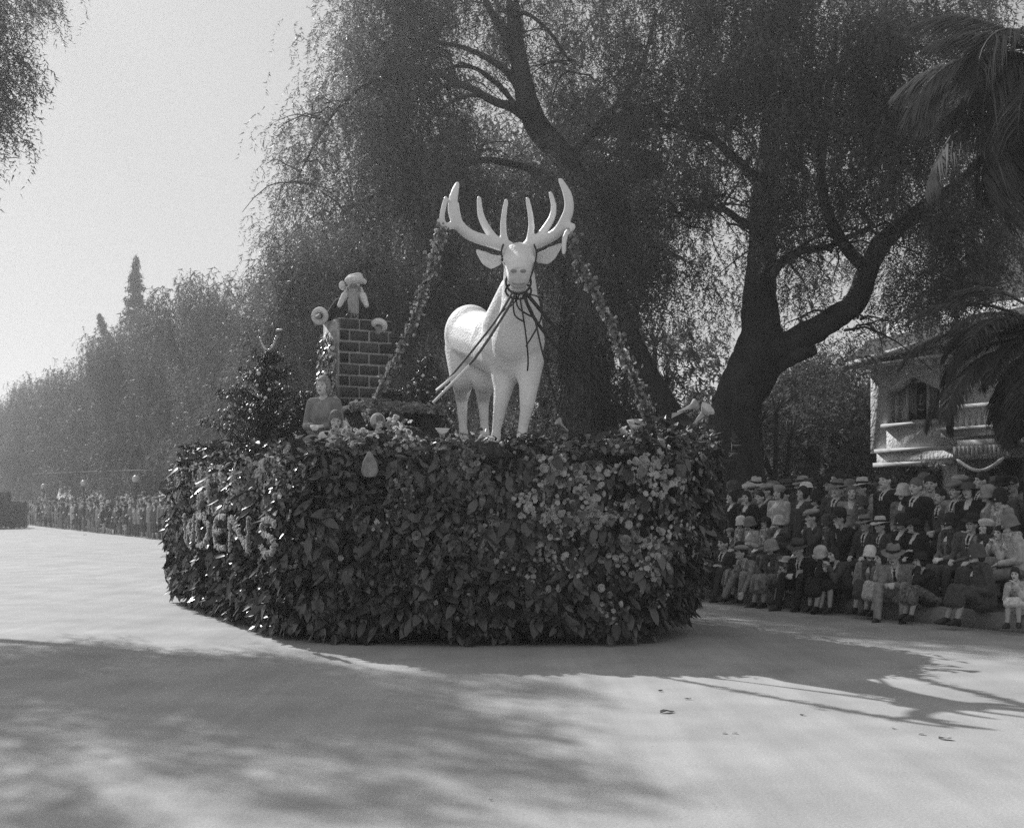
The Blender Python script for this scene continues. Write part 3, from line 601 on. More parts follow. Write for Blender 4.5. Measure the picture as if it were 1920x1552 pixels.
for px in (1690, 1830):
    mb = MB(); a0 = ha(px); mb.box((a0, 2.34, .4), (a0 + 1.1, 2.39, 2.3), HT); mb.build('lower_window', M_GLASS, hs)
# balcony
bz = hz(822, a_b); bt = hz(772, a_b)
hbox('balcony_floor', (a_b, -.95, bz), (9, -.02, bz + .16), M_TRIM); hbox('balcony_floor_edge', (a_b - .05, -1.05, bz + .161), (9, -.02, bz + .23), M_TRIM)
hbox('balcony_rail', (a_b, -.98, bt), (9, -.86, bt + .1), M_TRIM)
hbox('balcony_post', (a_b, -1.0, bz + .23), (a_b + .22, -.78, bt + .25), M_TRIM)
bal = MB(); bal.lathe([(.0, 0), (.035, 0), (.05, .12), (.03, .3), (.045, .45), (.03, .5)], 8); bme = bal.mesh('baluster', M_TRIM)
for i in range(18):
    o = add('baluster', bme, hs); o.location = HT([[a_b + .42 + i * .19, -.92, bz + .23]])[0]; o.scale = (1, 1, (bt - bz - .23) / .5)
hbox('balcony_base', (a_b + .5, -.6, zb + .13), (9, -.02, bz - .002), M_HOUSE)
# scalloped awning valance and a looped white swag
va0, va1 = ha(1787, HV - 1.66), ha(1894, HV - 1.66); zv = zb + .0; n_ = 26
mb = MB()
for i in range(n_):
    a0 = va0 + (va1 - va0) * i / n_; a1 = va0 + (va1 - va0) * (i + .96) / n_; y = -1.66 - .03 * (i % 2)
    mb.box((a0, y, zv - .02), (a1, y + .02, zv - .26 - .05 * math.sin(i * .8)), HT)
mb.build('awning_valance', mat('awning_cloth', .42, .85, 6, .2), hs)
sw = [HT([[va0 + .2 + (va1 - va0 - .3) * s, -1.75, zv - .33 - .28 * math.sin(s * math.pi)]])[0] for s in np.linspace(0, 1, 14)]
mb = MB(); mb.tube(sw, [.02] + [.045] * 12 + [.02], 8); o = mb.build('bunting_swag', M_CLOTHW); o.location = hs.location; tag(o, 'white cloth swag looped under the porch awning of the stucco house', 'bunting')

# ------------------------------------------------------------------ street lamps with globes
M_GLOBE = mat('milk_glass', .55, .4); M_IRON = mat('cast_iron', .04, .6)
gl = MB(); gl.ball((0, 0, 2.62), .2, 14, 9); glm = gl.mesh('globe', M_GLOBE, True)
po = MB(); po.lathe([(.17, 0), (.17, .12), (.1, .3), (.06, .5), (.05, 2.25), (.09, 2.3), (.12, 2.42), (.0, 2.43)], 12); pom = po.mesh('post', M_IRON, True)
fi = MB(); fi.lathe([(.05, 2.81), (.03, 2.85), (.0, 2.92)], 8); fim = fi.mesh('finial', M_IRON)
for i, (px, Z, lb) in enumerate(((255, 65, 'nearest globe street lamp, just left of the float'), (157, 79, 'middle globe street lamp above the far crowd'), (82, 94, 'farthest globe street lamp of the three, deep in haze'))):
    q = P(px, 943, Z); q[2] = .2; t = empty('street_lamp', q, 0, lb, 'street lamp', 'globe street lamps along the far kerb'); add('post', pom, t); add('globe', glm, t); add('finial', fim, t)
cb = MB(); cb.tube([P(60, 888, 92), P(200, 883, 76), P(340, 880, 56)], .02, 5); o = cb.build('overhead_wire', M_IRON); tag(o, 'thin wire stretched above the far crowd and the globe lamps', 'wire')
# ------------------------------------------------------------------ bodies grown as one skin
def remesh(name, prims, voxel, mats, smooth_it=2, extra=None, fac=.5, decim=None):
    """prims: ('c', p0, p1, r0, r1, mat) tapered capsule or ('e', centre, radii, rot3x3 or None, mat). One continuous surface; each face takes the
    material of the piece it lies nearest to. extra(C, N, idx) may repaint by position."""
    mb = MB()
    for p in prims:
        if p[0] == 'c':
            a, b = np.asarray(p[1], float), np.asarray(p[2], float); d = b - a; L = np.linalg.norm(d)
            if L < 1e-6: mb.ball(a, p[3], 14, 10); continue
            d /= L; u = np.cross(d, [0, 0, 1.]) if abs(d[2]) < .95 else np.cross(d, [1., 0, 0]); u /= np.linalg.norm(u); v_ = np.cross(d, u)
            m0 = MB(); m0.ball((0, 0, 0), 1, 14, 10); V = np.concatenate(m0.v); top = V[:, 2] > 0
            ring = np.abs(V[:, 2]) < 1e-6
            W = V.copy(); rr_ = np.where(top, p[4], p[3])[:, None]
            Q = (W[:, :1] * u + W[:, 1:2] * v_ + W[:, 2:3] * d) * rr_ + np.where(top[:, None], b, a)
            mb.raw(Q, q=np.concatenate(m0.q), t=np.concatenate(m0.t))
        else: mb.ball(p[1], p[2], 16, 12, p[3])
    me0 = mb.mesh('tmp', M_SKIN); ob = bpy.data.objects.new('tmp', me0); COL.objects.link(ob)
    m = ob.modifiers.new('r', 'REMESH'); m.mode = 'VOXEL'; m.voxel_size = voxel
    s = ob.modifiers.new('s', 'SMOOTH'); s.iterations = smooth_it; s.factor = fac
    if decim: dm = ob.modifiers.new('d', 'DECIMATE'); dm.ratio = decim
    dg = bpy.context.evaluated_depsgraph_get(); me = bpy.data.meshes.new_from_object(ob.evaluated_get(dg))
    bpy.data.objects.remove(ob); bpy.data.meshes.remove(me0); me.name = name
    me.materials.clear()
    for k in mats: me.materials.append(k)
    n = len(me.polygons); C = np.empty(n * 3, np.float32); me.polygons.foreach_get('center', C); C = C.reshape(-1, 3)
    best = np.full(n, 1e9); idx = np.zeros(n, np.int32)
    if len(set(p[-1] for p in prims)) > 1 or extra:
        for p in prims:
            if p[0] == 'c':
                a, b = np.asarray(p[1], float), np.asarray(p[2], float); d = b - a; t = np.clip(((C - a) @ d) / max(d @ d, 1e-9), 0, 1)
                D = np.linalg.norm(C - a - t[:, None] * d, axis=1) - (p[3] + (p[4] - p[3]) * t)
            else:
                q = C - np.asarray(p[1]); q = q @ np.asarray(p[3]) if p[3] is not None else q
                r = np.broadcast_to(np.asarray(p[2], float), (3,)); k = np.linalg.norm(q / r, axis=1); D = (k - 1) * r.min()
            w_ = D < best; best[w_] = D[w_]; idx[w_] = p[-1]
        if extra: idx = extra(C, idx)
    me.polygons.foreach_set('material_index', idx.astype(np.int32)); me.polygons.foreach_set('use_smooth', np.ones(n, bool)); me.update()
    return me
def rx(a): c, s = math.cos(a), math.sin(a); return np.array([[1, 0, 0], [0, c, -s], [0, s, c]])
def rzm(a): c, s = math.cos(a), math.sin(a); return np.array([[c, -s, 0], [s, c, 0], [0, 0, 1]])
def ik(a, b, l1, l2, pole):
    a, b = np.asarray(a, float), np.asarray(b, float); d = b - a; L = np.linalg.norm(d)
    if L > (l1 + l2) * .995: b = a + d / L * (l1 + l2) * .995; d = b - a; L = np.linalg.norm(d)
    x = (l1 * l1 - l2 * l2 + L * L) / (2 * L); h = math.sqrt(max(0, l1 * l1 - x * x)); d /= L
    p = np.asarray(pole, float); p = p - d * p.dot(d); p /= np.linalg.norm(p) + 1e-9
    return a + d * x + p * h, b
def head_prims(c, H, skin=0, sc_=1.0, female=False, lip=2):
    def T(x, y, z): return c + H @ (np.array([x, y, z]) * sc_)
    k = sc_; f = .94 if female else 1
    P_ = [('e', T(0, -.005, .015), np.array([.076, .096, .108]) * k, H, skin), ('e', T(0, .026, -.055), np.array([.057 * f, .066, .062]) * k, H, skin),
          ('c', T(0, .086, .005), T(0, .112, -.030), .009 * k, .0145 * k, skin), ('e', T(0, .082, .030), np.array([.050, .014, .011]) * k, H, skin),
          ('e', T(0, .089, -.062), np.array([.024, .010, .0095]) * k, H, lip), ('e', T(0, .076, -.097), np.array([.022, .018, .016]) * k, H, skin),
          ('e', T(.042, .062, -.022), np.array([.022, .02, .022]) * k, H, skin), ('e', T(-.042, .062, -.022), np.array([.022, .02, .022]) * k, H, skin),
          ('e', T(.080, -.006, -.008), np.array([.010, .020, .031]) * k, H, skin), ('e', T(-.080, -.006, -.008), np.array([.010, .020, .031]) * k, H, skin)]
    return P_
def hand_prims(w_, d, n, side, skin=0, curl=.5, k=1.0):
    """palm, four unequal bent fingers and a thumb from the side of the palm; d along the hand, n out of its back"""
    d = np.asarray(d, float); d /= np.linalg.norm(d); n = np.asarray(n, float); n = n - d * n.dot(d); n /= np.linalg.norm(n); s = np.cross(d, n) * side
    w_ = np.asarray(w_, float); o = [('c', w_, w_ + d * .03 * k, .024 * k, .026 * k, skin)]
    for i, (off, ln) in enumerate(((.031, .062), (.0105, .072), (-.0105, .068), (-.031, .055))):
        a = w_ + (d * .035 + s * off * .6) * k; b = w_ + (d * .082 + s * off) * k
        c = b + (d * math.cos(curl) - n * math.sin(curl)) * ln * .55 * k; e = c + (d * math.cos(curl * 2) - n * math.sin(curl * 2)) * ln * .45 * k
        o += [('c', a, b, .014 * k, .0115 * k, skin), ('c', b, c, .0105 * k, .0095 * k, skin), ('c', c, e, .0095 * k, .008 * k, skin)]
    a = w_ + (d * .018 + s * .022) * k; b = a + (d * .03 + s * .03 - n * .008) * k; c = b + (d * .034 + s * .006 - n * .01) * k
    return o + [('c', a, b, .013 * k, .0115 * k, skin), ('c', b, c, .011 * k, .009 * k, skin)]
def build_pose(key, sex='m', post='stand', lean=4, yaw=0, pitch=0, hl=None, hr=None, seat=.42, knees=None, feet=None, bulk=1.0, bare=False, curl=.6, long_coat=False, hd=None, voxel=.0095):
    """returns the meshes of a clothed figure, and where its head is. Local: +Y forward, +X its right, z = 0 at the seat (or the feet)."""
    s = {}
    fem = sex == 'w'
    sh = .165 if fem else .19
    la = rad(lean); sp = np.array([0, math.sin(la), math.cos(la)]); fw = np.array([0, math.cos(la), -math.sin(la)])
    Pv = np.array([0, 0, .93 if post == 'stand' else .11]); ch = Pv + sp * .30; nb = Pv + sp * .50; cy = rad(yaw)
    H = rzm(cy) @ rx(rad(pitch)); hc = nb + sp * .05 + np.array([0, .02 + .04 * math.sin(la), .088])
    body = head_prims(hc, H, 0, 1.0, fem) + [('c', nb - sp * .03, hc + np.array([0, -.015, -.05]), .055 if not fem else .047, .052 if not fem else .045, 0),
            ('c', Pv, ch, .10, .11, 0), ('c', ch, nb - sp * .04, .11, .07, 0)]
    SL, SR = nb - sp * .06 + np.array([-sh, 0, 0]), nb - sp * .06 + np.array([sh, 0, 0])
    if post == 'stand':
        knees = knees or [(-.10, .03, .50), (.11, .02, .50)]; feet = feet or [(-.12, 0, .07), (.13, .02, .07)]
    else:
        knees = knees or [(-.13, .45, .06), (.14, .44, .06)]; feet = feet or [(-.14, .50, -seat + .07), (.13, .44, -seat + .07)]
    hips = [(-.09, 0, Pv[2]), (.09, 0, Pv[2])]
    hl = hl if hl is not None else (-.25, .02, .80); hr = hr if hr is not None else (.25, .02, .80)
    arms = []
    for S, hnd, sd_ in ((SL, hl, -1), (SR, hr, 1)):
        e, wv = ik(S, hnd, .29, .255, (sd_ * .5, -.5, -.7)); arms.append((S, e, wv, sd_))
        d = (wv - e); d /= np.linalg.norm(d)
        hdv = d if hd is None else d * .5 + np.asarray(hd[0 if sd_ < 0 else 1], float)
        body += [('c', e, wv, .034, .027, 0)] + hand_prims(wv, hdv, np.array([sd_ * .5, -.15, .85]) if post != 'stand' or abs(d[2]) < .8 else np.array([sd_, -.1, .1]), -sd_, 0, curl)
        body += [('c', S, e, .04, .035, 0), ('c', ch, S, .06, .05, 0)]
    shoes = []
    for h_, k_, f_ in zip(hips, knees, feet):
        h_, k_, f_ = map(lambda q: np.asarray(q, float), (h_, k_, f_)); calf = k_ * .62 + f_ * .38 + np.array([0, -.02, 0])
        body += [('c', h_, k_, .07, .05, 1), ('c', k_, calf, .046, .050, 1), ('c', calf, f_, .050, .033, 1), ('c', f_, f_ + [0, .08, -.035], .033, .026, 1)]
        fz = f_ - [0, 0, .035]; fd = np.array([.15 * np.sign(f_[0]), .98, 0])
        shoes += [('e', fz + fd * .055 + [0, 0, -.006], (.040, .125, .030), rzm(-math.atan2(fd[0], fd[1])), 0), ('c', f_ + [0, -.01, .01], fz + [0, -.03, -.01], .040, .036, 0), ('c', f_ + [0, .02, 0], fz + fd * .10, .038, .034, 0)]
    lipm = M_LIP
    eyes = [hc + H @ np.array([x, .089, .008]) for x in (-.031, .031)]
    def face(C, idx):
        for e in eyes:
            q = (C - e) @ H; idx[(np.abs(q[:, 0]) < .012) & (np.abs(q[:, 2]) < .0062) & (q[:, 1] > -.03)] = 3
            idx[(np.abs(q[:, 0]) < .016) & (np.abs(q[:, 2] - .026) < .0045) & (q[:, 1] > -.02)] = 2
        return idx
    s['body'] = remesh(key + '_body', body, voxel, [M_SKIN, M_STOCK if fem or bare else M_SKIN, M_LIP, M_DARK], 2, face)
    B = bulk
    coat = [('c', Pv + sp * .02, ch, .135 * B, .150 * B, 0), ('c', Pv + sp * .02 + [.06, 0, 0], ch + [.07, 0, 0], .11 * B, .115 * B, 0), ('c', Pv + sp * .02 - [.06, 0, 0], ch - [.07, 0, 0], .11 * B, .115 * B, 0),
            ('c', ch, nb - sp * .055, .14, .075, 0), ('c', SL + [.03, 0, 0], SR - [.03, 0, 0], .072, .072, 0), ('e', ch + fw * .06 + sp * .03, (.13, .09, .13) if fem else (.14, .075, .15), rx(-la), 0)]
    for S, e, wv, sd_ in arms:
        coat += [('c', S, e, .066 * B ** .5, .054, 0), ('c', e, wv * .93 + e * .07, .055, .042 if not fem else .048, 0)]
    if long_coat or (fem and post == 'stand'):
        if post == 'stand': coat += [('c', Pv + [0, 0, -.02], Pv + [0, .01, -.42], .155 * B, .17 * B, 0)]
    elif post != 'stand': coat += [('e', Pv + np.array([0, .05, -.02]), (.17 * B, .16, .10), None, 0)]
    else: coat += [('c', Pv, Pv + [0, 0, -.12], .145 * B, .15 * B, 0)]
    def shirt(C, idx):
        q = C - (nb - sp * .02); al = q @ sp; f_ = q @ fw
        k = (al < .03) & (al > -.21) & (f_ > .03) & (np.abs(q[:, 0]) < .008 + .045 * (1 + al / .21)); idx[k & ((al > -.10) | (not fem))] = 1
        if not fem: idx[k & (np.abs(q[:, 0]) < .014)] = 2
        return idx
    s['coat'] = remesh(key + '_coat', coat, .014, [wool('dark'), M_CLOTHW, M_BLACK], 3, shirt)
    low = []
    if not fem and not bare:
        for h_, k_, f_ in zip(hips, knees, feet):
            h_, k_, f_ = map(lambda q: np.asarray(q, float), (h_, k_, f_)); low += [('c', h_, k_, .098, .072, 0), ('c', k_, f_ + [0, 0, .02], .072, .056, 0)]
        low += [('e', Pv, (.17, .13, .12), None, 0)]
    elif post == 'stand':
        low += [('c', Pv, (0, .01, .55), .15 * B, .17 * B, 0), ('c', (-.05, 0, .6), (-.07, .0, .42), .13, .13, 0), ('c', (.05, 0, .6), (.07, .0, .42), .13, .13, 0)]
    else:
        K = [np.asarray(k, float) for k in knees]; Ff = [np.asarray(f, float) for f in feet]; t = .42 if not bare else .1
        low += [('e', Pv, (.18, .14, .12), None, 0)]
        ks = [K[0], K[0] * .5 + K[1] * .5, K[1]]; hs_ = [np.array([-.09, 0, .1]), np.array([0, 0, .1]), np.array([.09, 0, .1])]; fs = [Ff[0], Ff[0] * .5 + Ff[1] * .5, Ff[1]]
        for h_, k_, f_ in zip(hs_, ks, fs):
            low += [('c', h_, k_, .10, .078, 0), ('c', k_, k_ + (f_ - k_) * t + [0, .02, 0], .078, .075 if bare else .085, 0)]
    s['lower'] = remesh(key + '_lower', low, .02, [wool('dark')], 4)
    s['shoes'] = [remesh(key + '_shoe', shoes[i:i + 3], .011, [mat('shoe_leather', .02, .4, spec=.5)], 1) for i in (0, 3)]
    hair = [('e', hc + H @ np.array([0, -.009, .040]), (.083, .099, .100), H, 0)]
    if fem: hair += [('e', hc + H @ np.array([x, -.02, -.025]), (.026, .06, .07), H, 0) for x in (-.068, .068)] + [('e', hc + H @ np.array([0, -.06, -.03]), (.07, .045, .07), H, 0)]
    else: hair += [('e', hc + H @ np.array([0, -.05, -.02]), (.072, .052, .06), H, 0)]
    hm = remesh(key + '_hair', hair, .013, [mat('dark_hair', .03, .6, 60, .5, .6, 90, stretch=(1, 1, .2))], 1)
    s['hair'] = hm; s['hc'] = hc; s['H'] = H; s['fem'] = fem; s['nb'] = nb; s['sp'] = sp; s['fw'] = fw; s['top'] = hc[2] + .125
    fur = [(('c'), nb + sp * .0 + H @ np.array([.085 * math.cos(a), .075 * math.sin(a) + .0, .0]) + fw * .01 * math.sin(a), nb + np.array([.085 * math.cos(a + .5), .075 * math.sin(a + .5), 0]), .045, .045, 0) for a in np.arange(0, 6.28, .5)]
    fur += [('c', nb + fw * .08 + [x, 0, 0], nb + fw * .13 + [x * .9, 0, 0] - sp * .26, .045, .05, 0) for x in (-.06, .06)]
    if fem: s['fur'] = remesh(key + '_fur', fur, .016, [mat('fur_grey', .12, .95, 30, .6, 1.0, 80)], 1)
    return s
# hats, modelled round the centre of the head (z up, y forward)
HM = {}
def hat_meshes():
    def dent(V):
        V = V.copy(); V[:, 2] -= np.where(V[:, 2] > .16, .028 * np.exp(-(V[:, 0] / .025) ** 2), 0); V[:, 1] *= 1.16; return V
    def brim(V):
        V = V.copy(); r = np.hypot(V[:, 0], V[:, 1]); V[:, 2] += np.where(r > .1, (np.abs(V[:, 0]) - .09) * .22 - np.maximum(V[:, 1], 0) * .12, 0); return V
    mb = MB(); mb.lathe([(.0, .185), (.045, .188), (.075, .178), (.086, .15), (.093, .075)], 22, dent); mb.lathe([(.09, .078), (.158, .062), (.160, .056), (.088, .066)], 26, lambda V: brim(V * [1, 1.12, 1])); HM['fedora'] = mb.mesh('fedora', felt('dark'), True)
    mb = MB(); mb.lathe([(.0945, .079), (.0915, .112)], 22, lambda V: V * [1, 1.16, 1]); HM['band'] = mb.mesh('hat_band', M_BLACK, True)
    mb = MB(); mb.lathe([(.0, .150), (.04, .147), (.078, .125), (.097, .08), (.103, .02), (.108, -.012), (.124, -.035), (.120, -.037), (.100, -.01)], 22, lambda V: (V * [1, 1.13, 1]) @ rx(rad(-9)).T + [0, -.004, .006]); HM['cloche'] = mb.mesh('cloche_hat', felt('dark'), True)
    mb = MB(); mb.lathe([(.0, .150), (.06, .146), (.112, .118), (.124, .094), (.105, .070), (.090, .062)], 22, lambda V: (V * [1.0, 1.12, 1] + [0, .012, -.10]) @ rx(rad(-10)).T + [0, 0, .10]); mb.raw([[-.06, .085, .068], [.06, .085, .068], [.045, .155, .045], [0, .168, .042], [-.045, .155, .045], [-.06, .08, .060], [.06, .08, .060], [.045, .15, .038], [0, .163, .035], [-.045, .15, .038]], q=[[0, 1, 2, 4], [5, 9, 7, 6], [1, 6, 7, 2], [4, 9, 5, 0], [2, 7, 8, 3], [3, 8, 9, 4]], t=[[2, 3, 4], [7, 9, 8]]); HM['cap'] = mb.mesh('flat_cap', felt('dark'), True)
    mb = MB(); mb.lathe([(.0, .135), (.05, .13), (.085, .105), (.099, .06), (.101, .03)], 20, lambda V: V * [1, 1.12, 1]); mb.lathe([(.099, .034), (.165, .028), (.172, .020), (.098, .022)], 26, lambda V: V * [1, 1.12, 1]); HM['wide'] = mb.mesh('wide_brimmed_hat', felt('dark'), True)
    mb = MB(); mb.lathe([(.0, .152), (.05, .147), (.10, .12), (.112, .09), (.094, .055), (.090, .03)], 20, lambda V: V * [1, 1.12, 1]); HM['beret'] = mb.mesh('knitted_beret', felt('light'), True)
hat_meshes()
K_ = dict
POSES = {
 'km1': build_pose('km1', 'm', 'seat', 22, 8, -4, (-.05, .42, .34), (.05, .43, .33), .2, [(-.17, .38, .30), (.17, .40, .31)], [(-.15, .50, -.13), (.17, .56, -.13)], hd=[(.6, .3, -.1), (-.6, .3, -.1)], curl=.9),
 'km2': build_pose('km2', 'm', 'seat', 8, -12, 3, (-.16, .34, .38), (.17, .33, .39), .2, [(-.15, .37, .31), (.16, .36, .31)], [(-.13, .46, -.13), (.15, .52, -.13)], curl=.5),
 'km3': build_pose('km3', 'm', 'seat', 36, -10, 18, (-.30, .52, -.02), (.12, .40, .36), .2, [(-.15, .42, .29), (.18, .38, .31)], [(-.14, .48, -.13), (.2, .6, -.13)], curl=.3),
 'kw1': build_pose('kw1', 'w', 'seat', 12, 14, 4, (-.07, .27, .30), (.06, .29, .30), .2, [(-.08, .39, .28), (.09, .40, .28)], [(-.08, .44, -.13), (.10, .48, -.13)], 1.12, hd=[(.5, .3, 0), (-.5, .3, 0)], curl=.7),
 'kw2': build_pose('kw2', 'w', 'seat', 20, -10, 2, (-.05, .30, .62), (.12, .30, .30), .2, [(-.09, .38, .29), (.10, .38, .29)], [(-.12, .5, -.13), (.06, .46, -.13)], 1.05, curl=1.0),
 'kc1': build_pose('kc1', 'w', 'seat', 15, 5, 0, (-.05, .32, .55), (.06, .33, .53), .2, [(-.07, .36, .27), (.09, .37, .27)], [(-.09, .42, -.13), (.08, .50, -.13)], .95, bare=True, hd=[(.3, 0, .3), (-.3, 0, .3)]),
 'bm1': build_pose('bm1', 'm', 'seat', 8, 6, 2, (-.15, .32, .2), (.16, .32, .2)),
 'bm2': build_pose('bm2', 'm', 'seat', 10, -18, 4, (-.10, .26, .58), (.14, .36, .18), curl=.9),
 'bw1': build_pose('bw1', 'w', 'seat', 6, 12, 6, (-.08, .28, .22), (.08, .28, .22), bulk=1.15),
 'bw2': build_pose('bw2', 'w', 'seat', 9, -14, 8, (-.07, .2, .34), (.10, .24, .24), bulk=1.2),
 'sm1': build_pose('sm1', 'm', 'stand', 2, 6, 2),
 'sm2': build_pose('sm2', 'm', 'stand', 4, -16, 0, (-.06, .26, 1.02), (.05, .28, 1.0), hd=[(.6, .2, 0), (-.6, .2, 0)]),
 'sm3': build_pose('sm3', 'm', 'stand', 2, -4, 2, None, (.20, .06, 1.02), bulk=1.08),
 'sw1': build_pose('sw1', 'w', 'stand', 3, 10, 6, (-.08, .24, 1.0), (.06, .24, 1.0), bulk=1.08, hd=[(.6, .2, 0), (-.6, .2, 0)]),
 'sw2': build_pose('sw2', 'w', 'stand', 2, -14, 2, bulk=1.0),
}
HAIR_L = mat('fair_hair', .16, .6, 60, .4, .6, 90, stretch=(1, 1, .2)); HAIR_W = mat('white_hair', .5, .7, 40, .3, .8, 60)
def person(pose, loc, rz, s, hat, hat_t, coat_t, low_t, label=None, group=None, hair=None, fur=None, pose_set=None, coat_mat=None, low_mat=None, plain=False):
    Q = (pose_set or POSES)[pose]
    t = empty('person', loc, rz, label, 'person', group); t.scale = (s, s, s)
    add('body', Q['body'], t)
    for nm, key, tn, cm in (('coat', 'coat', coat_t, coat_mat), ('trousers' if not Q['fem'] else 'skirt', 'lower', low_t, low_mat)):
        o = add(nm, Q[key], t); o.material_slots[0].link = 'OBJECT'; o.material_slots[0].material = cm or wool(tn)
        if plain and nm == 'coat': o.material_slots[1].link = 'OBJECT'; o.material_slots[1].material = cm or wool(tn)
    for m_ in Q['shoes']: add('shoe', m_, t)
    o = add('hair', Q['hair'], t)
    if hair: o.material_slots[0].link = 'OBJECT'; o.material_slots[0].material = hair
    if fur and 'fur' in Q:
        o = add('fur_collar', Q['fur'], t)
        if fur != 'grey': o.material_slots[0].link = 'OBJECT'; o.material_slots[0].material = mat('fur_' + fur, TONES[fur], .95, 30, .6, 1.0, 80)
    if hat:
        M4 = Matrix.Translation(Vector(Q['hc'])) @ Matrix(Q['H'].tolist()).to_4x4()
        h = add({'fedora': 'felt_hat', 'cloche': 'cloche_hat', 'cap': 'flat_cap', 'wide': 'wide_brimmed_hat', 'beret': 'beret'}[hat], HM[hat], t); h.matrix_local = M4 @ Matrix.Rotation(rad(random.uniform(-9, 9)), 4, 'Y') @ Matrix.Rotation(rad(random.uniform(-8, 5)), 4, 'X')
        h.material_slots[0].link = 'OBJECT'; h.material_slots[0].material = felt(hat_t)
        if hat == 'fedora': b = add('hat_band', HM['band'], h)
    return t
# ------------------------------------------------------------------ the crowd on the right
MP = mat('patterned_cloth', .16, .85, 26, .8, .3, 60); MSTR = mat('striped_fur', .10, .95, 3.2, .75, .8, 60, stretch=(1, 1, 6)); MTW = mat('tweed', .12, .9, 90, .5, .5, 120); MFL = mat('flowered_cloth', .22, .8, 14, .75, .2, 60)
ROWV = {1: 12.97, 2: 13.85, 3: 14.55, 4: 15.25}
SEAT = {1: .22, 2: .22 + .40}
TOPN = {1: .915, 2: .92}
